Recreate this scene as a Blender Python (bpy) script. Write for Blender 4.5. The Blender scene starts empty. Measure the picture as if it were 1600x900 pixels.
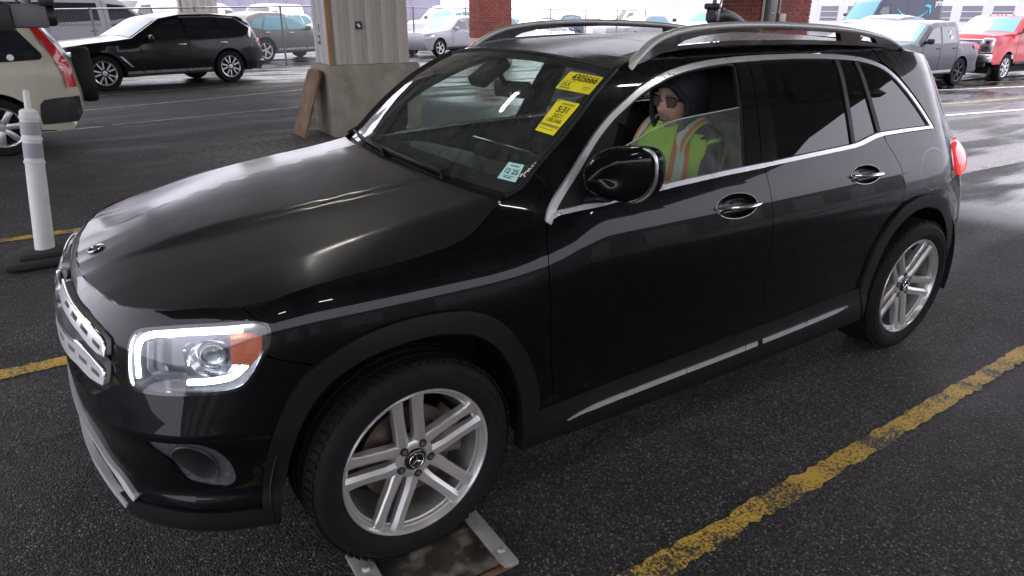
import bpy, bmesh, math, random
import numpy as np
from mathutils import Vector, Matrix
from mathutils.geometry import delaunay_2d_cdt
random.seed(7); np.random.seed(7)
SC = bpy.context.scene
COL = SC.collection
# ---------------------------------------------------------------- camera
cam_d = bpy.data.cameras.new('camera'); cam = bpy.data.objects.new('camera', cam_d); COL.objects.link(cam)
_yaw, _pit, _rol = -2.1390, -.3877, .0052
_D = Vector((math.cos(_pit)*math.cos(_yaw), math.cos(_pit)*math.sin(_yaw), math.sin(_pit)))
_Rr = _D.cross(Vector((0, 0, 1))).normalized(); _Uu = _Rr.cross(_D)
_R2 = _Rr*math.cos(_rol)+_Uu*math.sin(_rol); _U2 = -_Rr*math.sin(_rol)+_Uu*math.cos(_rol)
_m = Matrix((_R2, _U2, -_D)).transposed().to_4x4(); _m.translation = Vector((.7006, 2.5381, 1.6695)); cam.matrix_world = _m
cam_d.sensor_width = 36; cam_d.lens = 36*1046.4/1600; cam_d.clip_start = .05; cam_d.clip_end = 600
SC.camera = cam
SC.render.resolution_x = 1024; SC.render.resolution_y = 576
# ---------------------------------------------------------------- sky, sun, exposure
SUN_EL, SUN_AZ = math.radians(52), math.radians(200)
world = bpy.data.worlds.new('World'); SC.world = world; world.use_nodes = True
_nt = world.node_tree; _nt.nodes.clear()
_sky = _nt.nodes.new('ShaderNodeTexSky'); _sky.sky_type = 'NISHITA'; _sky.sun_disc = False
_sky.sun_elevation = SUN_EL; _sky.sun_rotation = SUN_AZ; _sky.dust_density = 6; _sky.air_density = 1.2; _sky.ozone_density = 2.5
_hs = _nt.nodes.new('ShaderNodeHueSaturation'); _hs.inputs['Saturation'].default_value = .22
_mx = _nt.nodes.new('ShaderNodeMix'); _mx.data_type = 'RGBA'; _mx.inputs[0].default_value = .75          # overcast: cloud deck evens the sky out
_mx.inputs[7].default_value = (6.7, 6.5, 7.6, 1)
_bg = _nt.nodes.new('ShaderNodeBackground'); _bg.inputs[1].default_value = .13
_wo = _nt.nodes.new('ShaderNodeOutputWorld')
_nt.links.new(_sky.outputs[0], _hs.inputs['Color']); _nt.links.new(_hs.outputs[0], _mx.inputs[6]); _nt.links.new(_mx.outputs[2], _bg.inputs[0]); _nt.links.new(_bg.outputs[0], _wo.inputs[0])
sun_d = bpy.data.lights.new('sun', 'SUN'); sun_d.energy = .8; sun_d.angle = math.radians(25); sun_d.color = (1, .97, .93)
sun = bpy.data.objects.new('sun', sun_d); COL.objects.link(sun)
sun.rotation_euler = Vector((-math.cos(SUN_EL)*math.sin(SUN_AZ), -math.cos(SUN_EL)*math.cos(SUN_AZ), -math.sin(SUN_EL))).to_track_quat('-Z', 'Y').to_euler()
SC.view_settings.view_transform = 'Standard'; SC.view_settings.look = 'None'; SC.view_settings.exposure = 1.8; SC.view_settings.gamma = 1; SC.view_settings.use_curve_mapping = False
SC.cycles.max_bounces = 7; SC.cycles.diffuse_bounces = 3; SC.cycles.glossy_bounces = 3; SC.cycles.transparent_max_bounces = 12; SC.cycles.caustics_reflective = False; SC.cycles.caustics_refractive = False
# ---------------------------------------------------------------- materials
def pm(name, col, rough=.5, metal=0., coat=0., coat_r=.03, var=0., var_scale=8., bump=0., bump_scale=60., rough_var=0., spec=.5, emit=None, emit_s=0., dirt=None, dirt_amt=0., dirt_scale=3.):
    m = bpy.data.materials.new(name); m.use_nodes = True; nt = m.node_tree; b = nt.nodes['Principled BSDF']
    b.inputs['Base Color'].default_value = (*col, 1); b.inputs['Roughness'].default_value = rough; b.inputs['Metallic'].default_value = metal
    b.inputs['Coat Weight'].default_value = coat; b.inputs['Coat Roughness'].default_value = coat_r; b.inputs['Specular IOR Level'].default_value = spec
    if emit: b.inputs['Emission Color'].default_value = (*emit, 1); b.inputs['Emission Strength'].default_value = emit_s
    tc = nt.nodes.new('ShaderNodeTexCoord')
    def noise(s, det=4):
        n = nt.nodes.new('ShaderNodeTexNoise'); n.inputs['Scale'].default_value = s; n.inputs['Detail'].default_value = det; nt.links.new(tc.outputs['Object'], n.inputs['Vector']); return n
    src = None
    if var:
        n = noise(var_scale); mr = nt.nodes.new('ShaderNodeMapRange'); mr.inputs[1].default_value = .3; mr.inputs[2].default_value = .7; mr.inputs[3].default_value = 1-var; mr.inputs[4].default_value = 1+var
        nt.links.new(n.outputs[0], mr.inputs[0]); mu = nt.nodes.new('ShaderNodeMix'); mu.data_type = 'RGBA'; mu.blend_type = 'MULTIPLY'; mu.inputs[0].default_value = 1; mu.inputs[6].default_value = (*col, 1)
        nt.links.new(mr.outputs[0], mu.inputs[7]); src = mu.outputs[2]
    if dirt:
        n = noise(dirt_scale, 8); cr = nt.nodes.new('ShaderNodeMapRange'); cr.inputs[1].default_value = .5; cr.inputs[2].default_value = .75; cr.inputs[3].default_value = 0; cr.inputs[4].default_value = dirt_amt
        nt.links.new(n.outputs[0], cr.inputs[0]); mu = nt.nodes.new('ShaderNodeMix'); mu.data_type = 'RGBA'; mu.inputs[6].default_value = (*col, 1); mu.inputs[7].default_value = (*dirt, 1)
        if src: nt.links.new(src, mu.inputs[6])
        nt.links.new(cr.outputs[0], mu.inputs[0]); src = mu.outputs[2]
    if src: nt.links.new(src, b.inputs['Base Color'])
    if rough_var:
        n = noise(var_scale*1.7+1, 6); mr = nt.nodes.new('ShaderNodeMapRange'); mr.inputs[1].default_value = .3; mr.inputs[2].default_value = .7; mr.inputs[3].default_value = max(rough-rough_var, .01); mr.inputs[4].default_value = rough+rough_var
        nt.links.new(n.outputs[0], mr.inputs[0]); nt.links.new(mr.outputs[0], b.inputs['Roughness'])
    if bump:
        n = noise(bump_scale, 3); bp = nt.nodes.new('ShaderNodeBump'); bp.inputs['Strength'].default_value = bump; bp.inputs['Distance'].default_value = .01
        nt.links.new(n.outputs[0], bp.inputs['Height']); nt.links.new(bp.outputs[0], b.inputs['Normal'])
    return m
def glass(name, tint, refl=(1, 1, 1), rough=.0, ior=1.5, drops=False, smear_haze=0.):
    m = bpy.data.materials.new(name); m.use_nodes = True; nt = m.node_tree; nt.nodes.clear()
    o = nt.nodes.new('ShaderNodeOutputMaterial'); t = nt.nodes.new('ShaderNodeBsdfTransparent'); g = nt.nodes.new('ShaderNodeBsdfGlossy'); ge = nt.nodes.new('ShaderNodeNewGeometry'); mx = nt.nodes.new('ShaderNodeMixShader')
    t.inputs[0].default_value = (*tint, 1); g.inputs[0].default_value = (*refl, 1); g.inputs['Roughness'].default_value = rough
    dt = nt.nodes.new('ShaderNodeVectorMath'); dt.operation = 'DOT_PRODUCT'; nt.links.new(ge.outputs['Normal'], dt.inputs[0]); nt.links.new(ge.outputs['Incoming'], dt.inputs[1])   # Schlick, same from both sides
    def mth(op, a, b):
        q = nt.nodes.new('ShaderNodeMath'); q.operation = op
        for i, w in enumerate((a, b)):
            if isinstance(w, (int, float)): q.inputs[i].default_value = w
            elif w is not None: nt.links.new(w, q.inputs[i])
        return q.outputs[0]
    r0 = 2*((ior-1)/(ior+1))**2; fz = mth('ADD', mth('MULTIPLY', mth('POWER', mth('SUBTRACT', 1., mth('ABSOLUTE', dt.outputs['Value'], None)), 5.), 1-r0), r0)
    nt.links.new(fz, mx.inputs[0]); nt.links.new(t.outputs[0], mx.inputs[1]); nt.links.new(g.outputs[0], mx.inputs[2])
    out = mx.outputs[0]
    if drops:
        tc = nt.nodes.new('ShaderNodeTexCoord'); v = nt.nodes.new('ShaderNodeTexVoronoi'); v.inputs['Scale'].default_value = 55; v.inputs['Randomness'].default_value = 1; nt.links.new(tc.outputs['Object'], v.inputs['Vector'])
        n = nt.nodes.new('ShaderNodeTexNoise'); n.inputs['Scale'].default_value = 5; nt.links.new(tc.outputs['Object'], n.inputs['Vector'])
        sub = nt.nodes.new('ShaderNodeMath'); sub.operation = 'MULTIPLY_ADD'; sub.inputs[1].default_value = .55; sub.inputs[2].default_value = -.17; nt.links.new(n.outputs[0], sub.inputs[0])
        lt = nt.nodes.new('ShaderNodeMath'); lt.operation = 'LESS_THAN'; nt.links.new(v.outputs['Distance'], lt.inputs[0]); nt.links.new(sub.outputs[0], lt.inputs[1])
        bp = nt.nodes.new('ShaderNodeBump'); bp.inputs['Strength'].default_value = .9; bp.inputs['Distance'].default_value = .002; bp.invert = True; nt.links.new(v.outputs['Distance'], bp.inputs['Height'])
        gd = nt.nodes.new('ShaderNodeBsdfGlossy'); gd.inputs['Roughness'].default_value = .05; nt.links.new(bp.outputs[0], gd.inputs['Normal'])
        dm = nt.nodes.new('ShaderNodeMixShader'); sc = nt.nodes.new('ShaderNodeMath'); sc.operation = 'MULTIPLY'; sc.inputs[1].default_value = .28
        nt.links.new(lt.outputs[0], sc.inputs[0]); nt.links.new(sc.outputs[0], dm.inputs[0]); nt.links.new(out, dm.inputs[1]); nt.links.new(gd.outputs[0], dm.inputs[2]); out = dm.outputs[0]
    if smear_haze:
        tc = nt.nodes.new('ShaderNodeTexCoord'); mp = nt.nodes.new('ShaderNodeMapping'); mp.inputs['Scale'].default_value = (9, 9, 2.5); n = nt.nodes.new('ShaderNodeTexNoise'); n.inputs['Scale'].default_value = 3; n.inputs['Detail'].default_value = 6
        nt.links.new(tc.outputs['Object'], mp.inputs[0]); nt.links.new(mp.outputs[0], n.inputs['Vector'])
        mr = nt.nodes.new('ShaderNodeMapRange'); mr.inputs[1].default_value = .35; mr.inputs[2].default_value = .8; mr.inputs[3].default_value = smear_haze*.3; mr.inputs[4].default_value = smear_haze; nt.links.new(n.outputs[0], mr.inputs[0])
        df = nt.nodes.new('ShaderNodeBsdfDiffuse'); df.inputs[0].default_value = (.55, .57, .55, 1); sm = nt.nodes.new('ShaderNodeMixShader')
        nt.links.new(mr.outputs[0], sm.inputs[0]); nt.links.new(out, sm.inputs[1]); nt.links.new(df.outputs[0], sm.inputs[2]); out = sm.outputs[0]
    nt.links.new(out, o.inputs[0]); return m
# ---------------------------------------------------------------- objects
def tag(o, label=None, cat=None, group=None, kind=None):
    if label: o['label'] = label
    if cat: o['category'] = cat
    if group: o['group'] = group
    if kind: o['kind'] = kind
    return o
def empty(name, loc=(0, 0, 0), rz=0., parent=None):
    o = bpy.data.objects.new(name, None); COL.objects.link(o); o.location = loc; o.rotation_euler = (0, 0, rz); o.empty_display_size = .1
    if parent: o.parent = parent
    return o
def obj(name, v, f, mat, parent=None, ang=35., label=None, nrm=None):
    me = bpy.data.meshes.new(name); me.from_pydata([tuple(map(float, p)) for p in v], [], [tuple(int(i) for i in q) for q in f]); me.update()
    if ang is not None and ang > 0:
        me.shade_smooth(); me.set_sharp_from_angle(angle=math.radians(ang))
    if nrm is not None: me.shade_smooth(); me.normals_split_custom_set_from_vertices([tuple(q) for q in nrm])
    for m in (mat if isinstance(mat, (list, tuple)) else [mat]): me.materials.append(m)
    o = bpy.data.objects.new(name, me); COL.objects.link(o)
    if parent: o.parent = parent
    if label: o['label'] = label
    return o
class MB:
    """collects shapes for one mesh"""
    def __init__(s): s.v = []; s.f = []; s.mi = []; s.cur = 0; s.n = []
    def add(s, v, f):
        k = len(s.v); s.v += [tuple(map(float, p)) for p in v]; s.f += [tuple(i+k for i in q) for q in f]; s.mi += [s.cur]*len(f); return s
    def box(s, c, d, rz=0., b=0., m=None):
        x, y, z = (q/2 for q in d); bv = min(b, x*.9, y*.9, z*.9)
        if bv > 0:
            bm = bmesh.new(); bmesh.ops.create_cube(bm, size=1); bmesh.ops.scale(bm, vec=d, verts=bm.verts); bmesh.ops.bevel(bm, geom=bm.edges[:], offset=bv, segments=2, affect='EDGES', profile=.5)
            bm.verts.index_update(); v = [tuple(q.co) for q in bm.verts]; f = [tuple(w.index for w in g.verts) for g in bm.faces]; bm.free()
        else:
            v = [(-x, -y, -z), (x, -y, -z), (x, y, -z), (-x, y, -z), (-x, -y, z), (x, -y, z), (x, y, z), (-x, y, z)]; f = [(0, 3, 2, 1), (4, 5, 6, 7), (0, 1, 5, 4), (1, 2, 6, 5), (2, 3, 7, 6), (3, 0, 4, 7)]
        if m is not None: v = [tuple(m@Vector(p)) for p in v]
        ca, sa = math.cos(rz), math.sin(rz)
        return s.add([(c[0]+p[0]*ca-p[1]*sa, c[1]+p[0]*sa+p[1]*ca, c[2]+p[2]) for p in v], f)
    def tube(s, pts, r, n=10, cap=True, flat=1., closed=False):
        pts = [Vector(q) for q in pts]; m = len(pts); rs = r if hasattr(r, '__len__') else [r]*m; rings = []; prev = None
        for i, q in enumerate(pts):
            if closed: t = pts[(i+1) % m]-pts[i-1]
            else: t = pts[min(i+1, m-1)]-pts[max(i-1, 0)]
            t.normalize()
            if prev is None: a = t.orthogonal().normalized() if abs(t.z) > .9 else t.cross(Vector((0, 0, 1))).normalized()
            else: a = (prev-t*prev.dot(t)).normalized()
            prev = a; b = t.cross(a)
            rings.append([q+a*math.cos(2*math.pi*k/n)*rs[i]+b*math.sin(2*math.pi*k/n)*rs[i]*flat for k in range(n)])
        v = [p for g in rings for p in g]; f = []
        for i in range(m if closed else m-1):
            for k in range(n): f.append((i*n+k, i*n+(k+1) % n, ((i+1) % m)*n+(k+1) % n, ((i+1) % m)*n+k))
        if cap and not closed: f.append(tuple(range(n))[::-1]); f.append(tuple((m-1)*n+k for k in range(n)))
        return s.add(v, f)
    def lathe(s, prof, n=48, axis='y', c=(0, 0, 0), a0=0., a1=2*math.pi):
        full = abs(a1-a0-2*math.pi) < 1e-6; m = len(prof); v = []; nn = n if full else n+1
        for i in range(nn):
            t = a0+(a1-a0)*i/n
            for r, h in prof:
                if axis == 'y': v.append((c[0]+r*math.cos(t), c[1]+h, c[2]+r*math.sin(t)))
                elif axis == 'z': v.append((c[0]+r*math.cos(t), c[1]+r*math.sin(t), c[2]+h))
                else: v.append((c[0]+h, c[1]+r*math.cos(t), c[2]+r*math.sin(t)))
        f = []
        for i in range(n):
            j = (i+1) % nn
            for k in range(m-1): f.append((i*m+k, j*m+k, j*m+k+1, i*m+k+1) if axis != 'y' else (i*m+k+1, j*m+k+1, j*m+k, i*m+k))
        return s.add(v, f)
    def prism(s, poly, h, m=None):
        """polygon (x,y) extruded from z=0 to z=h, then transformed by m"""
        n = len(poly); v = [(a, b, 0) for a, b in poly]+[(a, b, h) for a, b in poly]
        if m is not None: v = [tuple(m@Vector(p)) for p in v]
        return s.add(v, [tuple(range(n))[::-1], tuple(range(n, 2*n))]+[(i, (i+1) % n, n+(i+1) % n, n+i) for i in range(n)])
    def grid(s, P):
        P = np.asarray(P); a, b = P.shape[:2]
        return s.add(P.reshape(-1, 3).tolist(), [(i*b+j, i*b+j+1, (i+1)*b+j+1, (i+1)*b+j) for i in range(a-1) for j in range(b-1)])
    def flip(s): s.f = [q[::-1] for q in s.f]; s.n = []; return s
    def mirror(s):
        o = MB(); o.v = [(a, -b, c) for a, b, c in s.v]; o.f = [q[::-1] for q in s.f]; o.mi = list(s.mi); o.n = [(a, -b, c) for a, b, c in s.n]; return o
    def build(s, name, mat, parent=None, ang=35., label=None):
        o = obj(name, s.v, s.f, mat, parent, ang, label, s.n if s.n and len(s.n) == len(s.v) else None)
        if len(o.data.materials) > 1: o.data.polygons.foreach_set('material_index', s.mi)
        return o
def copy_tree(o, parent=None):
    c = o.copy(); COL.objects.link(c)
    if parent: c.parent = parent
    for ch in list(o.children): copy_tree(ch, c)
    return c
# ---------------------------------------------------------------- panels: a 2D outline filled and laid on a surface
def resample(poly, step):
    out = []; n = len(poly)
    for i in range(n):
        a = poly[i]; b = poly[(i+1) % n]; k = max(1, int(math.ceil(math.hypot(b[0]-a[0], b[1]-a[1])/step)))
        out += [(a[0]+(b[0]-a[0])*j/k, a[1]+(b[1]-a[1])*j/k) for j in range(k)]
    return out
def area2(p): return sum(a[0]*b[1]-b[0]*a[1] for a, b in zip(p, p[1:]+p[:1]))
def inset(poly, d):
    poly = [tuple(p) for p in poly]; s = 1 if area2(poly) > 0 else -1; n = len(poly); out = []
    for i in range(n):
        a, b, c = poly[i-1], poly[i], poly[(i+1) % n]
        e1 = Vector((b[0]-a[0], b[1]-a[1])); e2 = Vector((c[0]-b[0], c[1]-b[1]))
        if e1.length < 1e-9 or e2.length < 1e-9: out.append(b); continue
        e1.normalize(); e2.normalize(); n1 = Vector((-e1.y, e1.x)); n2 = Vector((-e2.y, e2.x)); m = n1+n2
        k = d/max(m.length_squared/2, .35)
        out.append((b[0]+m.x*k*s, b[1]+m.y*k*s))
    return out
def inpoly(P, poly):
    x, y = P[:, 0], P[:, 1]; r = np.zeros(len(P), bool); n = len(poly); q = np.array(poly)
    for i in range(n):
        x1, y1 = q[i]; x2, y2 = q[(i+1) % n]
        if y1 == y2: continue
        c = ((y1 > y) != (y2 > y)) & (x < (x2-x1)*(y-y1)/(y2-y1)+x1); r ^= c
    return r
def fill(poly, holes=(), step=.03, bstep=None):
    loops = [resample(list(poly), bstep or step)]+[resample(list(h), bstep or step) for h in holes]
    pts = [p for l in loops for p in l]; edges = []; k = 0
    for l in loops: edges += [(k+i, k+(i+1) % len(l)) for i in range(len(l))]; k += len(l)
    B = np.array(pts); lo, hi = B.min(0), B.max(0)
    gx, gy = np.meshgrid(np.arange(lo[0]+step*.5, hi[0], step), np.arange(lo[1]+step*.5, hi[1], step)); g = np.stack([gx.ravel(), gy.ravel()], 1)
    if len(g):
        g = g[inpoly(g, loops[0])]
        for h in loops[1:]: g = g[~inpoly(g, h)]
        if len(g):
            dm = np.full(len(g), 9.)
            for i in range(0, len(B), 200): dm = np.minimum(dm, ((g[:, None]-B[None, i:i+200])**2).sum(-1).min(1))
            g = g[dm > (step*.5)**2]; pts += [tuple(q) for q in g]
    vo, eo, fo, *_ = delaunay_2d_cdt([Vector(q) for q in pts], edges, [], 0, 1e-7)
    P = np.array([(q[0], q[1]) for q in vo]); F = np.array([list(q) for q in fo if len(q) == 3]); ce = P[F].mean(1); ok = inpoly(ce, loops[0])
    for h in loops[1:]: ok &= ~inpoly(ce, h)
    F = F[ok]; P2 = P[F]; ar = (P2[:, 1, 0]-P2[:, 0, 0])*(P2[:, 2, 1]-P2[:, 0, 1])-(P2[:, 2, 0]-P2[:, 0, 0])*(P2[:, 1, 1]-P2[:, 0, 1])
    F = F[np.abs(ar) > 1e-10]; ar = ar[np.abs(ar) > 1e-10]; F[ar < 0] = F[ar < 0][:, ::-1]
    return P, F, loops
def panel_mb(poly, S, o=0., step=.03, depth=.012, holes=(), bstep=None, flip=False, back=False, rnd=0.):
    """mesh of an outline on surface S(a,b,o): face, plus returned edges of the given depth"""
    P, F, loops = fill(poly, holes, step, bstep); mb = MB()
    def snorm(a, b, e=.008):
        d1 = S(a+e, b, o)-S(a-e, b, o); d2 = S(a, b+e, o)-S(a, b-e, o); n = np.cross(d1, d2); return n/np.maximum(np.linalg.norm(n, axis=1), 1e-9)[:, None]
    mb.add(S(P[:, 0], P[:, 1], o), F.tolist()); nn = snorm(P[:, 0], P[:, 1]); mb.n += nn.tolist()
    if depth:
        for li, l in enumerate(loops):
            q = np.array(l); n = len(l)
            if (area2(l) > 0) == (li > 0): q = q[::-1]
            A = S(q[:, 0], q[:, 1], o); Bv = S(q[:, 0], q[:, 1], o-depth)
            tg = np.roll(A, -1, 0)-np.roll(A, 1, 0); en = np.cross(tg, snorm(q[:, 0], q[:, 1]))*(1 if depth > 0 else -1); en /= np.maximum(np.linalg.norm(en, axis=1), 1e-9)[:, None]; mb.n += en.tolist()*2
            mb.add(np.concatenate([A, Bv]), [(i, n+i, n+(i+1) % n, (i+1) % n) for i in range(n)])
    if back: mb.add(S(P[:, 0], P[:, 1], o-depth), F[:, ::-1].tolist()); mb.n += (-nn).tolist()
    if flip: mb.flip()
    return mb
def panel(name, poly, mat, parent, S=None, both=True, ang=30., label=None, **kw):
    mb = panel_mb(poly, S or W, **kw); r = [mb.build(name, mat, parent, ang, label)]
    if both: r.append(mb.mirror().build(name, mat, parent, ang, label))
    return r
def ribbon(c1, c2):  # two polylines -> closed polygon
    return [tuple(p) for p in c1]+[tuple(p) for p in c2][::-1]
def offs(c, d):
    out = []; n = len(c)
    for i in range(n):
        a = c[max(i-1, 0)]; b = c[min(i+1, n-1)]; t = Vector((b[0]-a[0], b[1]-a[1])).normalized(); out.append((c[i][0]-t.y*d, c[i][1]+t.x*d))
    return out
def text_mesh(txt, bold=False):
    cu = bpy.data.curves.new('t', 'FONT'); cu.body = txt; cu.resolution_u = 3
    if bold: cu.offset = .02
    o = bpy.data.objects.new('t', cu); COL.objects.link(o); dg = bpy.context.evaluated_depsgraph_get(); dg.update()
    me = o.evaluated_get(dg).to_mesh(); v = [tuple(p.co) for p in me.vertices]; f = [tuple(p.vertices) for p in me.polygons]; o.evaluated_get(dg).to_mesh_clear()
    bpy.data.objects.remove(o); bpy.data.curves.remove(cu)
    a = np.array(v); lo, hi = a.min(0), a.max(0); a = (a-lo)/np.maximum(hi-lo, 1e-6); return a[:, :2], f
# ---------------------------------------------------------------- car surfaces (metres; x forward, y left, z up; front axle at x=0)
def _crom(P, n, closed=False):
    P = [tuple(p) for p in P]; out = []; m = len(P)
    for i in range(m if closed else m-1):
        if closed: q = [P[(i+k) % m] for k in (-1, 0, 1, 2)]
        else: q = [P[max(i-1, 0)], P[i], P[i+1], P[min(i+2, m-1)]]
        for k in range(n):
            t = k/n
            out.append(tuple(.5*((2*b)+(c-a)*t+(2*a-5*b+4*c-d)*t*t+(3*b-3*c+d-a)*t**3) for a, b, c, d in zip(*q)))
    if not closed: out.append(P[-1])
    return out
_PLAN = [(.885,0),(.882,.12),(.872,.28),(.852,.42),(.815,.55),(.755,.67),(.67,.765),(.56,.835),(.43,.878),(.28,.900),(.1,.910),(-.2,.914),(-.7,.916),(-1.2,.916),(-1.7,.915),(-2.2,.912),(-2.6,.908),
         (-2.9,.903),(-3.10,.890),(-3.26,.862),(-3.38,.812),(-3.46,.745),(-3.52,.65),(-3.555,.52),(-3.575,.35),(-3.583,.17),(-3.585,0)]
_full = [(a, -b) for a, b in _PLAN[3:0:-1]] + _PLAN + [(a, -b) for a, b in _PLAN[-2:-5:-1]]
_d = np.array(_crom(_full, 24))
_i0 = 3*24; _i1 = _i0+(len(_PLAN)-1)*24
_tan = np.gradient(_d, axis=0)
for _k in range(3): _tan = (np.roll(_tan, 3, 0)+np.roll(_tan, -3, 0)+_tan)/3
_nor = np.stack([_tan[:, 1], -_tan[:, 0]], 1); _nor /= np.linalg.norm(_nor, axis=1)[:, None]
PLX, PLY, PNX, PNY = _d[_i0:_i1+1, 0], _d[_i0:_i1+1, 1], _nor[_i0:_i1+1, 0], _nor[_i0:_i1+1, 1]
US = np.concatenate([[0], np.cumsum(np.hypot(np.diff(PLX), np.diff(PLY)))]); UMAX = float(US[-1])
def uat(x): return float(np.interp(-x, -PLX[60:], US[60:]))
def _pchip(tab, z):
    X = np.array([t[0] for t in tab]); Y = np.array([t[1] for t in tab]); h = np.diff(X); s = np.diff(Y)/h
    d = np.zeros(len(X)); d[0] = s[0]; d[-1] = s[-1]
    for k in range(1, len(X)-1):
        if s[k-1]*s[k] > 0: d[k] = 3*(h[k-1]+h[k])/((2*h[k]+h[k-1])/s[k-1]+(h[k]+2*h[k-1])/s[k])
    i = np.clip(np.searchsorted(X, z)-1, 0, len(h)-1); t = (z-X[i])/h[i]
    r = (2*t**3-3*t*t+1)*Y[i]+(t**3-2*t*t+t)*h[i]*d[i]+(-2*t**3+3*t*t)*Y[i+1]+(t**3-t*t)*h[i]*d[i+1]
    r = np.where(z < X[0], Y[0]+d[0]*(z-X[0]), r); return np.where(z > X[-1], Y[-1]+d[-1]*(z-X[-1]), r)
_PF = [(.16,.10),(.22,.05),(.30,.02),(.40,.005),(.55,0),(.66,.0),(.76,.012),(.84,.035),(.90,.075),(.95,.14),(1.0,.22)]
_PC = [(.16,.09),(.24,.03),(.32,.0),(.37,.002),(.43,.022),(.50,.020),(.57,.0),(.605,-.010),(.64,.0),(.70,.020),(.76,.040),(.84,.062),(.90,.086),(.95,.12),(1.0,.18)]
_PFE = [(.16,.10),(.24,.03),(.32,.015),(.45,.015),(.58,.012),(.70,.006),(.80,.008),(.88,.02),(.95,.045),(1.0,.08),(1.05,.13),(1.10,.2),(1.3,.32),(1.5,.42)]
_PD = [(.16,.11),(.21,.05),(.27,.022),(.33,.018),(.40,.024),(.50,.022),(.62,.017),(.74,.010),(.82,.006),(.88,.008),(.94,.018),(1.0,.034),(1.05,.052),(1.15,.098),(1.25,.146),(1.35,.197),(1.43,.242),(1.48,.278),(1.53,.33),(1.56,.38)]
_PR = [(.16,.16),(.25,.07),(.35,.025),(.5,.006),(.62,.0),(.72,.01),(.82,.03),(.9,.05),(1.0,.085),(1.05,.11),(1.15,.165),(1.25,.215),(1.35,.265),(1.43,.31),(1.48,.34),(1.53,.385),(1.56,.43)]
_KEYS = [(0.25,_PF),(.85,_PC),(uat(.25),_PFE),(uat(-.25),_PFE),(uat(-.75),_PD),(uat(-2.92),_PD),(uat(-3.30),_PR),(UMAX,_PR)]
_ZG = np.linspace(.1, 1.62, 400)
_UG = np.linspace(0, UMAX, 500)
_OG = np.zeros((500, 400))
for _k, _u in enumerate(_UG):
    if _u <= _KEYS[0][0]: _OG[_k] = _pchip(_KEYS[0][1], _ZG); continue
    for (_ua, _A), (_ub, _B) in zip(_KEYS, _KEYS[1:]):
        if _u <= _ub:
            _t = (_u-_ua)/(_ub-_ua); _t = _t*_t*(3-2*_t)
            _OG[_k] = _pchip(_A, _ZG)*(1-_t)+_pchip(_B, _ZG)*_t; break
def W(u, z, o=0.):
    """body side / nose / tail: u = arc length round the plan from the nose (negative = right side), o = offset outwards"""
    u = np.asarray(u, float); z = np.asarray(z, float); s = np.where(u < 0, -1., 1.); a = np.clip(np.abs(u), 0, UMAX-1e-6)
    fu = np.clip(a/UMAX*499, 0, 498.999); fz = np.clip((z-.1)/1.52*399, 0, 398.999); i = fu.astype(int); j = fz.astype(int); fu = fu-i; fz = fz-j
    of = (_OG[i, j]*(1-fu)+_OG[i+1, j]*fu)*(1-fz)+(_OG[i, j+1]*(1-fu)+_OG[i+1, j+1]*fu)*fz
    d = o-of
    return np.stack([np.interp(a, US, PLX)+np.interp(a, US, PNX)*d, s*(np.interp(a, US, PLY)+np.interp(a, US, PNY)*d), z], -1)
# hood height field: centre line, shoulder crease and drop to the shut line, all smooth in x
_hzc = [(-.45,1.146),(-.30,1.128),(-.15,1.107),(0,1.084),(.2,1.055),(.4,1.021),(.62,.968),(.733,.937),(.80,.913),(.88,.88)]
_hzk = [(-.45,1.120),(-.40,1.113),(-.2,1.087),(0,1.062),(.15,1.040),(.3,1.011),(.45,.974),(.586,.936),(.7,.907),(.77,.888),(.88,.85)]
_hye = [(-.45,.72),(-.382,.744),(-.318,.772),(-.197,.813),(-.058,.825),(.07,.831),(.242,.833),(.398,.806),(.436,.79),(.501,.75),(.586,.72),(.9,.72)]
_hze = [(-.45,1.12),(-.382,1.088),(-.318,1.058),(-.197,1.019),(-.058,1.005),(.07,.996),(.242,.984),(.398,.955),(.436,.949),(.501,.943)]
def hood_z(x, y):
    x = np.asarray(x, float); ay = np.abs(np.asarray(y, float)); zc = _pchip(_hzc, x); zk = _pchip(_hzk, x); ye = _pchip(_hye, x)
    main = lambda q: zc-(zc-zk)*(q/.69)**2.2
    drop = (main(ye)-_pchip(_hze, np.minimum(x, .50)))*np.clip((.56-x)/.12, 0, 1)
    t = np.clip((ay-.675)/np.maximum(ye-.675, .03), 0, 1.2); z = main(ay)-np.maximum(drop, 0)*(.8*t**1.08+.2*t**3)
    yr = .20+(.68-x)*.19; e = np.clip(.5-(ay-yr)/.045, 0, 1); e = e*e*(3-2*e)
    fade = np.clip((.72-x)/.25, 0, 1)*np.clip((x+.40)/.2, 0, 1); fade = fade*fade*(3-2*fade)
    return z+.012*(e-.4)*fade
_HE = W([0, .137, .305, .466, .593, .662, .75, .839, .973, 1.06, 1.104, 1.19, 1.271, 1.36, 1.448, 1.577, 1.715, 1.78, 1.836, 1.901, 1.923], [.916, .918, .922, .928, .929, .932, .937, .941, .948, .954, .960, .976, .989, .996, 1.001, 1.010, 1.024, 1.040, 1.063, 1.093, 1.110])
_HE2 = np.concatenate([_HE, _HE[1:]*np.array([1, -1, 1])]); _hd = _HE2[:, 2]-.003-hood_z(_HE2[:, 0], _HE2[:, 1])
def H(x, y, o=0.):
    x = np.asarray(x, float); y = np.asarray(y, float); d2 = (x[..., None]-_HE2[:, 0])**2+(y[..., None]-_HE2[:, 1])**2; w = np.exp(-d2/(2*.06**2))+1e-12
    cor = (w*_hd).sum(-1)/w.sum(-1)*np.exp(-d2.min(-1)/.11**2)       # meet the shut line on the body side exactly
    return np.stack([x, y, hood_z(x, y)+cor+o], -1)
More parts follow.
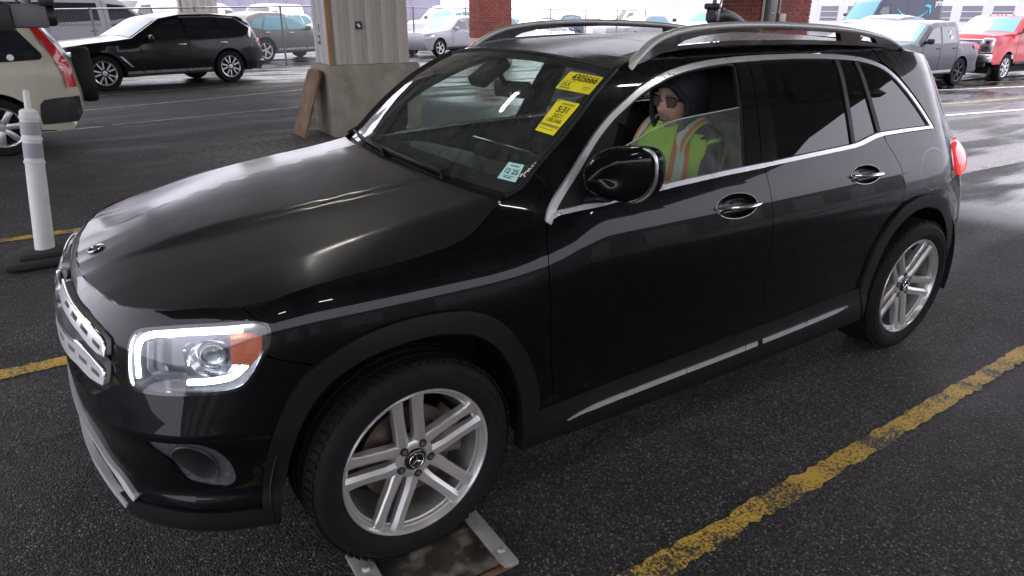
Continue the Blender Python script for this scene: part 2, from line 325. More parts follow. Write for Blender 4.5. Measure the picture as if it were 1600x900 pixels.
# windscreen: t from cowl (0) to header (1), s across (-1..1)
_AP = W([1.945, 2.004, 2.07, 2.161, 2.253, 2.331, 2.40, 2.475], [1.118, 1.142, 1.207, 1.284, 1.357, 1.412, 1.452, 1.489])
_AT = np.concatenate([[0], np.cumsum(np.linalg.norm(np.diff(_AP, axis=0), axis=1))]); _AT /= _AT[-1]
_WC = np.array([(-.335, 0, 1.128), (-.53, 0, 1.292), (-.72, 0, 1.428), (-.915, 0, 1.528)]); _WCt = np.array([0, .37, .70, 1.])
def G(s, t, o=0.):
    s = np.asarray(s, float); t = np.asarray(t, float)
    L = np.stack([np.interp(t, _AT, _AP[:, k]) for k in range(3)], -1)
    c = np.stack([_pchip(list(zip(_WCt, _WC[:, k])), t) for k in (0, 2)], -1)
    f = np.abs(s)**2.2
    return np.stack([c[..., 0]*(1-f)+L[..., 0]*f+o*.6, L[..., 1]*s, c[..., 1]*(1-f)+L[..., 2]*f+o*.8], -1)
# roof: v along the roof edge (0..1), s across
_RU = np.array([2.475, 2.60, 2.8, 3.2, 3.8, 4.11, 4.4, 4.70]); _RZ = np.array([1.489, 1.528, 1.551, 1.560, 1.552, 1.535, 1.512, 1.485])
_RE = W(_RU, _RZ)
_RT = (_RU-_RU[0])/(_RU[-1]-_RU[0])
def R(s, v, o=0.):
    s = np.asarray(s, float); v = np.asarray(v, float)
    L = np.stack([_pchip(list(zip(_RT, _RE[:, k])), v) for k in range(3)], -1)
    cx = _pchip([(0, -.915), (.15, -1.25), (.5, -2.1), (.85, -2.85), (1, -3.22)], v); cz = _pchip([(0, 1.528), (.08, 1.552), (.2, 1.578), (.4, 1.594), (.65, 1.588), (.85, 1.565), (1, 1.535)], v)
    f = np.abs(s)**2.2
    return np.stack([cx*(1-f)+L[..., 0]*f, L[..., 1]*s, cz*(1-f)+L[..., 2]*f+o], -1)
M = {}
M['paint'] = pm('black_car_paint', (.0030, .0030, .0042), .28, coat=.72, coat_r=.015, rough_var=.08, spec=.05)
M['paint_hood'] = pm('black_car_paint_hood', (.005, .0055, .0075), .40, coat=.8, coat_r=.14, rough_var=.05, var_scale=3, spec=.50)
M['plastic'] = pm('dark_grey_trim_plastic', (.006, .006, .0065), .5, spec=.3, bump=.06, bump_scale=700, rough_var=.06)
M['plastic_tex'] = pm('patterned_dark_plastic', (.075, .075, .08), .5, bump=1.0, bump_scale=55)
M['gloss'] = pm('gloss_black_trim', (.006, .006, .007), .08, coat=1)
M['chrome'] = pm('polished_chrome', (.82, .82, .84), .20, 1.0, rough_var=.04)
M['satin'] = pm('satin_aluminium', (.62, .62, .62), .30, 1.0, rough_var=.06, bump=.02)
M['rim'] = pm('silver_wheel_lacquer', (.60, .59, .58), .30, .60, coat=.5, coat_r=.1)
M['rim_in'] = pm('dull_wheel_barrel', (.22, .21, .20), .5, .6, var=.3, var_scale=9)
M['tyre'] = pm('tyre_rubber', (.005, .005, .0055), .8, spec=.3, bump=.15, bump_scale=160, var=.3, var_scale=14, rough_var=.1)
M['disc'] = pm('rusty_brake_disc', (.20, .16, .13), .42, .8, var=.3, var_scale=20)
M['caliper'] = pm('brake_caliper_iron', (.16, .13, .11), .6, .3, dirt=(.16, .07, .03), dirt_amt=.8, dirt_scale=14)
M['under'] = pm('underbody', (.012, .012, .012), .9)
M['cloth'] = pm('black_upholstery', (.02, .02, .022), .75, bump=.1, bump_scale=300)
M['dash'] = pm('dashboard_plastic', (.035, .04, .038), .6, bump=.06, bump_scale=300)
M['headliner'] = pm('headliner', (.10, .10, .10), .9)
M['glass'] = glass('clear_green_glass', (.80, .90, .86), ior=1.5)
M['screen'] = glass('windscreen_glass', (.74, .86, .80), ior=1.5, drops=True, smear_haze=.07)  # diffuse smear film also stands in for lighter reflections
M['dglass'] = glass('door_glass', (.55, .70, .62), ior=1.5, smear_haze=.20)
M['tint'] = glass('privacy_glass', (.07, .075, .08), ior=1.42, smear_haze=.02)
M['lens'] = glass('lamp_lens', (.92, .94, .96), ior=1.45)
M['drl'] = pm('lit_daytime_running_light', (.9, .9, .95), .3, emit=(.92, .95, 1.0), emit_s=7)
M['reflector'] = pm('lamp_reflector', (.75, .76, .78), .12, 1.0)
M['lamphouse'] = pm('lamp_housing', (.12, .125, .14), .22, .5)
M['amber'] = pm('amber_reflector', (.62, .12, .025), .18, coat=1, bump=.3, bump_scale=180)
M['red_lens'] = pm('red_tail_lens', (.55, .012, .018), .12, coat=1)
M['yellow'] = pm('yellow_tag_paper', (.83, .74, .01), .6)
M['teal'] = pm('teal_inspection_paper', (.42, .72, .66), .6)
M['ink'] = pm('black_ink', (.01, .01, .01), .7)
M['inkgrey'] = pm('grey_ink', (.32, .28, .03), .7)
M['white'] = pm('white_marker', (.85, .85, .85), .6)
# wet roof: beaded rain
def wet_paint():
    m = pm('rain_beaded_black_paint', (.006, .006, .006), .25, coat=.3, coat_r=.1, spec=.3); nt = m.node_tree; b = nt.nodes['Principled BSDF']; tc = nt.nodes.new('ShaderNodeTexCoord')
    v = nt.nodes.new('ShaderNodeTexVoronoi'); v.inputs['Scale'].default_value = 150; nt.links.new(tc.outputs['Object'], v.inputs['Vector'])
    n = nt.nodes.new('ShaderNodeTexNoise'); n.inputs['Scale'].default_value = 220; nt.links.new(tc.outputs['Object'], n.inputs['Vector'])
    ad = nt.nodes.new('ShaderNodeMath'); ad.operation = 'MULTIPLY_ADD'; ad.inputs[1].default_value = .4; nt.links.new(n.outputs[0], ad.inputs[0]); nt.links.new(v.outputs['Distance'], ad.inputs[2])
    bp = nt.nodes.new('ShaderNodeBump'); bp.invert = True; bp.inputs['Strength'].default_value = 1.0; bp.inputs['Distance'].default_value = .010
    nt.links.new(ad.outputs[0], bp.inputs['Height']); nt.links.new(bp.outputs[0], b.inputs['Normal']); nt.links.new(bp.outputs[0], b.inputs['Coat Normal']); return m
M['wet'] = wet_paint()
M['trim_bright'] = pm('bright_silver_trim', (.86, .86, .88), .22, .45)
M['duct'] = pm('grey_fog_duct', (.05, .05, .055), .45)
for _k in ('paint', 'paint_hood'): M[_k].node_tree.nodes['Principled BSDF'].inputs['Coat IOR'].default_value = 1.42
M['wtrim'] = pm('brushed_window_trim', (.74, .74, .76), .30, .65, rough_var=.04)
M['rail'] = pm('anodised_roof_rail', (.55, .55, .54), .38, .5)
M['tail'] = pm('lit_red_tail_lens', (.55, .012, .018), .12, coat=1, emit=(1, .06, .06), emit_s=.35)
M['gedge'] = pm('pale_green_glass_edge', (.35, .48, .42), .3)
# ================================================================= ground, canopy, columns, markings
def asphalt():
    m = bpy.data.materials.new('damp_asphalt'); m.use_nodes = True; nt = m.node_tree; b = nt.nodes['Principled BSDF']; N = nt.nodes.new; L = nt.links.new
    ge = N('ShaderNodeNewGeometry'); pos = ge.outputs['Position']
    def noise(s, d=4, r=.55): n = N('ShaderNodeTexNoise'); n.inputs['Scale'].default_value = s; n.inputs['Detail'].default_value = d; n.inputs['Roughness'].default_value = r; L(pos, n.inputs['Vector']); return n.outputs[0]
    def mr(x, a, b_, c, d, smooth=True):
        q = N('ShaderNodeMapRange'); q.interpolation_type = 'SMOOTHSTEP' if smooth else 'LINEAR'
        for i, v in enumerate((a, b_, c, d)): q.inputs[i+1].default_value = v
        L(x, q.inputs[0]); return q.outputs[0]
    def ma(op, x, y): 
        q = N('ShaderNodeMath'); q.operation = op
        for i, v in enumerate((x, y)):
            if isinstance(v, (int, float)): q.inputs[i].default_value = v
            else: L(v, q.inputs[i])
        return q.outputs[0]
    vo = N('ShaderNodeTexVoronoi'); vo.inputs['Scale'].default_value = 120; L(pos, vo.inputs['Vector'])
    vc = N('ShaderNodeSeparateColor'); L(vo.outputs['Color'], vc.inputs[0])
    stone = mr(vc.outputs[1], .80, 1.0, 0, 1)
    big = noise(.55, 5); mid = noise(3.2, 6)
    gap = mr(vo.outputs['Distance'], .28, .62, 1, .22); rnd = mr(vc.outputs[0], .0, 1.0, .45, 1.25, False)
    base = mr(big, .3, .7, .046, .090); base = ma('MULTIPLY', base, mr(mid, .3, .7, .72, 1.25)); base = ma('MULTIPLY', ma('MULTIPLY', base, rnd), gap); base = ma('ADD', base, ma('MULTIPLY', ma('MULTIPLY', stone, gap), .16))
    # rain got in beyond the canopy edge: wet there, damp streaks inside
    sx = N('ShaderNodeSeparateXYZ'); L(pos, sx.inputs[0])
    wob = ma('MULTIPLY', ma('SUBTRACT', noise(.45, 3), .5), 5.0)
    wet_x = mr(ma('ADD', sx.outputs[0], wob), -4.2, -7.5, 0, 1); wet_y = mr(ma('ADD', sx.outputs[1], wob), -15.5, -18.5, 0, 1)
    wet = ma('MAXIMUM', wet_x, wet_y)
    strk = N('ShaderNodeMapping'); strk.inputs['Scale'].default_value = (.35, 1.6, 1); L(pos, strk.inputs[0]); sn = N('ShaderNodeTexNoise'); sn.inputs['Scale'].default_value = 1.1; sn.inputs['Detail'].default_value = 7; L(strk.outputs[0], sn.inputs['Vector'])
    pud = mr(sn.outputs[0], .46, .62, 0, 1)
    w2 = ma('MULTIPLY', wet, mr(sn.outputs[0], .40, .56, .25, 1)); damp = ma('MULTIPLY', pud, .22); w3 = ma('MAXIMUM', w2, damp)
    rough = mr(w3, 0, 1, .82, .14, False); L(rough, b.inputs['Roughness'])
    dark = mr(w3, 0, 1, 1.0, .62, False); base = ma('MULTIPLY', base, dark)
    base = ma('MULTIPLY', base, mr(sn.outputs[0], .35, .65, 1.18, .80))
    # hairline cracks, wheel paths, oil drips
    wv = N('ShaderNodeVectorMath'); wv.operation = 'ADD'; nz = N('ShaderNodeTexNoise'); nz.inputs['Scale'].default_value = 1.4; nz.inputs['Detail'].default_value = 5; L(pos, nz.inputs['Vector']); L(pos, wv.inputs[0]); L(nz.outputs['Color'], wv.inputs[1])
    ck = N('ShaderNodeTexVoronoi'); ck.feature = 'DISTANCE_TO_EDGE'; ck.inputs['Scale'].default_value = .33; L(wv.outputs[0], ck.inputs['Vector']); crack = ma('MULTIPLY', mr(ck.outputs['Distance'], .0, .0045, 1, 0), mr(noise(.8, 2), .46, .56, 0, 1))
    oil = ma('MULTIPLY', mr(noise(1.7, 3), .60, .70, 0, 1), mr(noise(7, 3), .35, .6, 0, 1))
    base = ma('MULTIPLY', base, ma('MULTIPLY', mr(crack, 0, 1, 1, .25, False), mr(oil, 0, 1, 1, .55, False)))
    cc = N('ShaderNodeCombineColor'); L(base, cc.inputs[0]); L(ma('MULTIPLY', base, .95), cc.inputs[1]); L(ma('MULTIPLY', base, .92), cc.inputs[2])
    # dusty tan patch of grit round the column foot
    dv = N('ShaderNodeVectorMath'); dv.operation = 'DISTANCE'; L(pos, dv.inputs[0]); dv.inputs[1].default_value = (-2.0, -6.6, 0)
    grit = ma('MULTIPLY', mr(ma('ADD', dv.outputs['Value'], ma('MULTIPLY', noise(2.2, 6), 1.6)), 1.5, 3.1, 1, 0), mr(noise(14, 5), .4, .62, .15, .9))
    mx = N('ShaderNodeMix'); mx.data_type = 'RGBA'; L(grit, mx.inputs[0]); L(cc.outputs[0], mx.inputs[6]); mx.inputs[7].default_value = (.15, .125, .095, 1)
    L(mx.outputs[2], b.inputs['Base Color']); b.inputs['Specular IOR Level'].default_value = .4
    h = ma('ADD', ma('MULTIPLY', vo.outputs['Distance'], -.8), ma('MULTIPLY', noise(160, 2), .5)); bp = N('ShaderNodeBump'); bp.inputs['Strength'].default_value = .55; bp.inputs['Distance'].default_value = .008
    L(mr(w2, 0, 1, .9, .2, False), bp.inputs['Strength']); L(h, bp.inputs['Height']); L(bp.outputs[0], b.inputs['Normal']); return m
M['asphalt'] = asphalt()
g = MB(); g.add([(-300, -300, 0), (300, -300, 0), (300, 300, 0), (-300, 300, 0)], [(0, 1, 2, 3)]); tag(g.build('ground', M['asphalt'], None, 0), kind='structure')
def line_paint(name, col, lo, hi, base=(.04, .04, .04)):
    m = pm(name, col, .62); nt = m.node_tree; b = nt.nodes['Principled BSDF']; N = nt.nodes.new; L = nt.links.new; ge = N('ShaderNodeNewGeometry')
    n = N('ShaderNodeTexNoise'); n.inputs['Scale'].default_value = 95; n.inputs['Detail'].default_value = 5; n.inputs['Roughness'].default_value = .65; L(ge.outputs['Position'], n.inputs['Vector'])
    n2 = N('ShaderNodeTexNoise'); n2.inputs['Scale'].default_value = 4.5; n2.inputs['Detail'].default_value = 6; L(ge.outputs['Position'], n2.inputs['Vector']); ad = N('ShaderNodeMath'); ad.operation = 'MULTIPLY_ADD'; ad.inputs[1].default_value = .75; L(n2.outputs[0], ad.inputs[0]); L(n.outputs[0], ad.inputs[2])
    mr = N('ShaderNodeMapRange'); mr.inputs[1].default_value = lo; mr.inputs[2].default_value = hi; L(ad.outputs[0], mr.inputs[0])
    mx = N('ShaderNodeMix'); mx.data_type = 'RGBA'; L(mr.outputs[0], mx.inputs[0]); mx.inputs[6].default_value = (*col, 1); mx.inputs[7].default_value = (*base, 1); L(mx.outputs[2], b.inputs['Base Color'])
    bp = N('ShaderNodeBump'); bp.inputs['Strength'].default_value = .5; bp.inputs['Distance'].default_value = .006; v = N('ShaderNodeTexVoronoi'); v.inputs['Scale'].default_value = 95; L(ge.outputs['Position'], v.inputs['Vector']); L(v.outputs['Distance'], bp.inputs['Height']); L(bp.outputs[0], b.inputs['Normal']); return m
M['yline'] = line_paint('worn_yellow_road_paint', (.62, .40, .05), .84, .97); M['yline2'] = line_paint('faded_yellow_road_paint', (.42, .30, .10), .82, .95); M['wline'] = line_paint('worn_white_road_paint', (.68, .66, .62), .90, 1.02)
def line(a, b, w, mat, z=.004):
    a = np.array(a, float); b = np.array(b, float); d = b-a; l = np.hypot(*d); d /= l; n = np.array((-d[1], d[0])); k = max(2, int(l/.035)); t = np.linspace(0, 1, k+1); rnd = np.random.RandomState(int(abs(a[0]*100+a[1]*37)))
    j1 = rnd.normal(0, .0055, k+1); j2 = rnd.normal(0, .0055, k+1)
    P = [np.stack([a[0]+d[0]*l*t+n[0]*s*(w/2+j), a[1]+d[1]*l*t+n[1]*s*(w/2+j), np.full(k+1, z)], -1) for s, j in ((-1, j1), (1, j2))]
    mb = MB(); mb.grid(np.stack(P, 1)); o = mb.build('road_marking', mat, None, 0)
    o.data.update(); 
    if o.data.polygons[0].normal.z < 0: o.data.flip_normals()
    tag(o, kind='structure'); return o
line((7, 1.565), (-6.5, 1.245), .088, M['yline']); line((7, -1.30), (-5.4, -1.26), .11, M['yline']); line((7, -3.75), (-9, -4.05), .11, M['yline'])
line((1.6, -9.75), (.35, -10.0), .10, M['yline2']); line((.25, -10.1), (-3.2, -10.9), .09, M['yline2']); line((2.5, -11.6), (-6.0, -14.7), .11, M['yline2']); line((2.2, -14.1), (-7, -17.6), .11, M['yline2'])
line((-5.5, -1.22), (-14, -1.0), .12, M['wline']); line((-11.2, -4.0), (-19, -2.8), .12, M['wline']); line((-13.5, -4.8), (-24, -3.6), .12, M['yline2']); line((-14.5, -6.85), (-30, -3.4), .12, M['wline']); line((-16, -8.4), (-32, -2.9), .14, M['yline2'])
# ---------------------------------------------------------------- canopy overhead (out of frame, shades the lane and shows in the paint)
M['deck'] = pm('painted_roof_deck', (.68, .68, .67), .7, var=.1, var_scale=.6); M['beam'] = pm('painted_steel_beam', (.24, .22, .20), .6)
cv = empty('canopy', (0, 0, 0)); tag(cv, 'pale ribbed metal canopy roof over the inspection lanes', 'canopy')
mb = MB(); mb.box((-2.5, -3.6, 5.35), (19.0, 33.0, .3)); mb.build('roof_deck', M['deck'], cv, 0)
for y in (-19.5, -16.0, -12.5, -8.3, -4.1, .1, 4.3, 8.5, 11.5):
    mb = MB(); mb.box((-2.5, y, 5.05), (18.6, .2, .3)); mb.build('roof_beam', M['beam'], cv, 0)
M['lamp'] = pm('lit_lamp_diffuser', (.9, .9, .9), .4, emit=(1, .96, .88), emit_s=22); M['fix'] = pm('lamp_housing_white', (.6, .6, .6), .5)
k = 0
for y in (-3.4, 2.6, 7.5):
    for x in (-4.6, -.6, 3.4):
        t = empty('ceiling_lamp', (x, y, 4.72)); tag(t, 'lit strip lamp under the canopy roof, above the frame', 'lamp', 'strip lamps under the canopy')
        MB().box((0, 0, .05), (1.25, .16, .08), b=.01).build('lamp_body', M['fix'], t, 30); MB().box((0, 0, -.005), (.70, .09, .04), b=.01).build('diffuser', M['lamp'], t, 30)
        MB().tube([(0, 0, .08), (0, 0, .50)], .01, 6).build('hanger', M['fix'], t)
# ---------------------------------------------------------------- clad column on a concrete plinth
M['concrete'] = pm('weathered_concrete', (.30, .275, .225), .85, var=.16, var_scale=4, bump=.35, bump_scale=45, dirt=(.15, .125, .09), dirt_amt=.85, dirt_scale=2.6)
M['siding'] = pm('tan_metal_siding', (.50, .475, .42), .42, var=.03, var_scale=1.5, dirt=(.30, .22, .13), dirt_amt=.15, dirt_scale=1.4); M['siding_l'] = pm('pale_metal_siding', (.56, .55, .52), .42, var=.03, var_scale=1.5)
M['corner'] = pm('rust_brown_corner_trim', (.36, .20, .075), .6, var=.2, var_scale=5); M['rust'] = pm('rusty_steel_plate', (.20, .115, .055), .75, .2, var=.35, var_scale=5, dirt=(.24, .21, .18), dirt_amt=.7, dirt_scale=4)
M['dark_sign'] = pm('dark_blue_decal', (.02, .024, .05), .5)
def clad_column(x0, x1, y0, y1, zb, ztop, label, name='clad_column', plinth=True, decals=True):
    t = empty(name, (x0, y0, 0)); tag(t, label, 'column', 'canopy columns'); X = lambda x, y, z: (x-x0, y-y0, z)
    if plinth: MB().box(X((x0+x1)/2, (y0+y1)/2, zb/2), (abs(x1-x0), abs(y1-y0), zb), b=.025).build('plinth', M['concrete'], t, 40)
    a0, a1, b0, b1 = x0-.07, x1+.15, y0-.05, y1+.06      # x0 = front (large x), y0 = near (large y)
    MB().box(X((a0+a1)/2, (b0+b1)/2, (zb+ztop)/2), (abs(a1-a0)-.05, abs(b1-b0)-.05, ztop-zb)).build('column_core', M['siding'], t, 0)
    n = 5; w = (a0-a1)/n
    for k in range(n):   # near face, ribbed sheets
        xc = a0-w*(k+.5); mb = MB(); pr = [(-w/2, 0), (-w/2, .012), (-w*.12, .012), (-w*.04, .06), (w*.24, .06), (w*.32, .012), (w/2-.004, .012), (w/2-.004, 0)]
        pts = [(xc+q, b0-.02+h) for q, h in pr]; mb.prism([(x-x0, y-y0) for x, y in pts], ztop-zb, Matrix.Translation((0, 0, zb+.002))); mb.build('siding_sheet', M['siding'], t, 0)
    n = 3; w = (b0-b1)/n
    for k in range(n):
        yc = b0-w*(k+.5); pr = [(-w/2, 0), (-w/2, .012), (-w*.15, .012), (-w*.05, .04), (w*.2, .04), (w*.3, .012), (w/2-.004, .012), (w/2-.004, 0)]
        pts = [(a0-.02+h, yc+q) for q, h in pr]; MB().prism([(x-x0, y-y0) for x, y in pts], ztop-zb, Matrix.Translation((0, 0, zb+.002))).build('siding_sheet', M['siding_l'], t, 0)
    MB().box(X(a0+.012, b0+.012, (zb+ztop)/2+.004), (.05, .05, ztop-zb), b=.006).build('corner_trim', M['corner'], t, 30)
    if decals:
        d = MB().box(X(a0-.425, b0+.030, 1.52), (.095, .006, .10)).build('decal', M['dark_sign'], t, 0); MB().prism([(-.03, -.012), (.0, -.03), (.035, .015), (.012, .012), (.02, .03), (-.012, .012), (-.006, .0)], .003, Matrix.Translation(X(a0-.425, b0+.0345, 1.52))@Matrix.Rotation(math.pi/2, 4, 'X')).build('decal_mark', M['white'], t, 0)
        MB().box(X(a0+.024, b0-.40, 1.32), (.006, .10, .12)).build('decal', M['dark_sign'], t, 0); MB().box(X(a0+.028, b0-.40, 1.33), (.003, .05, .05)).build('decal_mark', M['white'], t, 0)
        MB().box(X(a0+.024, b0-.36, 1.48), (.004, .02, .10)).build('dark_scuff', M['dark_sign'], t, 0)
    return t
clad_column(-2.40, -3.80, -7.10, -7.95, 1.0, 5.18, 'tan ribbed metal column standing on a chest-high concrete plinth behind the hood')
pl = MB(); out = [(-.28, 0), (.28, 0), (.29, .04), (.29, .90), (.26, .95), (.20, .97), (-.20, .97), (-.26, .95), (-.29, .90), (-.29, .04)]
m = Matrix.Translation((-2.03, -7.52, .0))@Matrix.Rotation(-.34, 4, 'Y')@Matrix(((0, 0, 1, 0), (1, 0, 0, 0), (0, 1, 0, 0), (0, 0, 0, 1)))
pl.prism(out, .035, m); tag(pl.build('steel_plate', M['rust'], None, 0), 'rusty brown steel plate leaning against the concrete plinth', 'plate')
clad_column(-3.0, -4.42, -24.6, -25.5, .9, 5.2, 'far tan ribbed metal column rising behind the black parked SUV', decals=False)
# ---------------------------------------------------------------- brick columns
M['mortar'] = pm('mortar', (.34, .26, .22), .9, var=.1); BR = [pm('red_brick_%s' % n, c, .85, var=.12, var_scale=20, bump=.3, bump_scale=80) for n, c in (('plain', (.26, .065, .045)), ('dark', (.19, .05, .04)), ('light', (.31, .085, .06)))]
M['boxgrey'] = pm('grey_electrical_enclosure', (.20, .20, .19), .45, .2); M['boxpale'] = pm('pale_electrical_enclosure', (.42, .40, .34), .5); M['pipe'] = pm('white_conduit', (.62, .61, .58), .5); M['cap'] = pm('pinkish_cast_stone', (.45, .34, .29), .85, var=.1)
def brick_core():
    m = pm('brick_core', (.26, .065, .045), .85); nt = m.node_tree; N = nt.nodes.new; L = nt.links.new; tc = N('ShaderNodeTexCoord'); sp_ = N('ShaderNodeSeparateXYZ'); L(tc.outputs['Object'], sp_.inputs[0]); ad = N('ShaderNodeMath'); ad.operation = 'ADD'; L(sp_.outputs[0], ad.inputs[0]); L(sp_.outputs[1], ad.inputs[1])
    cb = N('ShaderNodeCombineXYZ'); L(ad.outputs[0], cb.inputs[0]); L(sp_.outputs[2], cb.inputs[1]); b = N('ShaderNodeTexBrick'); b.inputs['Color1'].default_value = (.26, .065, .045, 1); b.inputs['Color2'].default_value = (.19, .05, .04, 1); b.inputs['Mortar'].default_value = (.34, .26, .22, 1); b.inputs['Scale'].default_value = 1
    b.inputs['Brick Width'].default_value = .215; b.inputs['Row Height'].default_value = .073; b.inputs['Mortar Size'].default_value = .008; L(cb.outputs[0], b.inputs['Vector']); L(b.outputs['Color'], nt.nodes['Principled BSDF'].inputs['Base Color']); return m
M['brick_core'] = brick_core()
def brick_column(x0, x1, y0, y1, z0, ztop, zvis, label, bl, bh):
    t = empty('brick_column', (x0, y0, 0)); tag(t, label, 'column', 'brick columns'); cx, cy = (x0+x1)/2-x0, (y0+y1)/2-y0
    if z0 > 0: MB().box((cx, cy, z0/2), (abs(x1-x0)+.06, abs(y1-y0)+.06, z0), b=.02).build('stone_base', M['cap'], t, 40)
    MB().box((cx, cy, (zvis[0]+zvis[1])/2), (abs(x1-x0)-.02, abs(y1-y0)-.02, zvis[1]-zvis[0])).build('mortar_core', M['mortar'], t, 0)
    MB().box((cx, cy, (zvis[1]+ztop)/2+.002), (abs(x1-x0), abs(y1-y0), ztop-zvis[1])).build('upper_brickwork', M['brick_core'], t, 0)
    if zvis[0] > z0+.01: MB().box((cx, cy, (z0+zvis[0])/2-.001), (abs(x1-x0), abs(y1-y0), zvis[0]-z0-.002)).build('lower_brickwork', M['brick_core'], t, 0)
    me = {}
    def br(lx, ly, m, c, nm='brick'):
        key = (lx, ly, m)
        if key not in me:
            o = MB().box((0, 0, 0), (lx, ly, bh-.012)).build(nm, BR[m], t, 0); me[key] = o.data; o.location = c
        else: o = bpy.data.objects.new(nm, me[key]); COL.objects.link(o); o.parent = t; o.location = c
    z = zvis[0]; row = 0; W_ = abs(x1-x0); D_ = abs(y1-y0); n = 0
    while z < zvis[1]:
        for face, ln in (('y', W_), ('x', D_)):
            p = -(row % 2)*bl/2
            while p < ln-.02:
                a, b = max(p, 0), min(p+bl, ln); 
                if b-a > .03:
                    l = round(b-a-.012, 3); c = (a+b)/2; m = random.choices((0, 1, 2), (5, 3, 2))[0]
                    if face == 'y': br(l, .03, m, (-c, -.008, z+bh/2))
                    else: br(.03, l, m, (-.008, -c, z+bh/2))
                    n += 1
                p += bl
        z += bh; row += 1
    return t
b1 = brick_column(-12.2, -13.55, -19.9, -20.7, .86, 5.2, (.86, 2.25), 'far red brick column with a pale stone base, above the far roof rail', .26, .082)
b2 = brick_column(-10.55, -12.05, -6.45, -7.4, .9, 5.2, (1.3, 2.2), 'red brick column with grey electrical boxes beyond the near roof rail', .215, .073)
def fix_col(nm, c, d, mat, b=.01): MB().box((c[0]+10.55, c[1]+6.45, c[2]), d, b=b).build(nm, M[mat], b2, 30)
fix_col('electrical_enclosure', (-10.72, -6.37, 1.95), (.20, .15, .9), 'boxgrey'); fix_col('enclosure_label', (-10.72, -6.292, 1.72), (.07, .003, .012), 'white', 0); fix_col('switch_box', (-11.05, -6.38, 1.60), (.19, .13, .22), 'boxpale'); fix_col('conduit', (-10.56, -6.40, 2.3), (.035, .035, 1.8), 'pipe', .008); fix_col('conduit', (-11.03, -6.41, 2.4), (.03, .03, 1.4), 'pipe', .008); fix_col('enclosure_side', (-10.85, -6.39, 1.95), (.05, .10, .9), 'plastic', .005)
# ---------------------------------------------------------------- delineator post, wheel track under the front tyre
M['wpost'] = pm('white_plastic_post', (.74, .74, .72), .45, dirt=(.35, .34, .31), dirt_amt=.5, dirt_scale=5); M['refl'] = pm('grey_reflective_band', (.36, .37, .40), .3); M['rubber'] = pm('black_rubber_base', (.02, .02, .02), .8, bump=.2)
t = empty('delineator_post', (1.09, -3.12, 0)); tag(t, 'white delineator post with grey bands on a black rubber base', 'bollard'); lean = lambda z: (-.118*z/1.0, -.02*z, z)
mb = MB(); mb.box((0, 0, .035), (.46, .40, .05), b=.015); mb.box((0, 0, .075), (.30, .28, .05), b=.02); mb.build('rubber_base', M['rubber'], t)
zs = [.09, .30, .55, .70, .702, .715, .717, .80, .855, .857, .872, .874, .95, .998, 1.0, 1.015, 1.017, 1.045, 1.06, 1.065, 1.17, 1.185]; rs = [.062, .061, .060, .058, .064, .064, .058, .057, .057, .063, .063, .057, .056, .056, .062, .062, .056, .055, .04, .020, .019, .012]
MB().tube([lean(z) for z in zs], rs, 20).build('post', M['wpost'], t, 30)
for a, b in ((.74, .84), (.895, .98)): MB().tube([lean(a), lean(b)], .0595, 20, cap=False).build('reflective_band', M['refl'], t, 40)
t = MB(); t.box((0, 0, .02), (.24, .34, .04), b=.012); t.box((0, 0, .05), (.12, .16, .03), b=.01); o = t.build('rubber_base', M['rubber'], None); o.location = (1.60, -2.92, 0); tag(o, 'black rubber foot lying at the left edge beside the post', 'rubber base')
M['steel'] = pm('worn_galvanised_steel', (.50, .49, .47), .45, .6, var=.25, var_scale=12, dirt=(.10, .08, .06), dirt_amt=.8, dirt_scale=9); M['plate'] = pm('oily_dirty_plate', (.05, .045, .037), .38, .3, var=.5, var_scale=9, dirt=(.34, .30, .24), dirt_amt=1, dirt_scale=11)
t = empty('wheel_track', (0, .2, 0)); tag(t, 'dirty steel floor track with bright rails under the front tire', 'floor track')
MB().box((-.01, 0, .0045), (.36, 1.80, .005)).build('track_plate', M['plate'], t, 0)
for x, w, y1 in ((.205, .07, .93), (-.205, .055, .93)):
    MB().box((x, (y1-.9)/2, .010), (w, y1+.9, .018), b=.004).build('track_rail', M['steel'], t, 30)
MB().box((-.01, .922, .008), (.37, .02, .012), b=.003).build('track_end', M['rust'], t, 30)
for k, (x, y) in enumerate(((.205, .86), (.205, .70), (-.205, .86))): MB().lathe([(0, .012), (.010, .011), (.014, .0)], 10, 'z', (x, y, .019)).build('rail_bolt', M['steel'], t, 30)

# unseen low building behind the camera, added to keep low paint reflections dark
M['wallb'] = pm('brown_block_wall', (.10, .085, .075), .85, var=.1, var_scale=.5)
t = empty('added_dark_building', (-2, 24, 0)); tag(t, 'long low brown building added behind the viewpoint to darken low reflections', 'building'); MB().box((0, 4, 2.2), (90, 8, 4.4)).build('wall', M['wallb'], t, 0); MB().box((0, 4, 4.5), (91, 8.6, .2)).build('roof', M['beam'], t, 0)
for k in range(14): MB().box((-39+k*6, -.02, 1.7), (3, .05, 3.2)).build('roller_door', M['boxgrey'], t, 0)
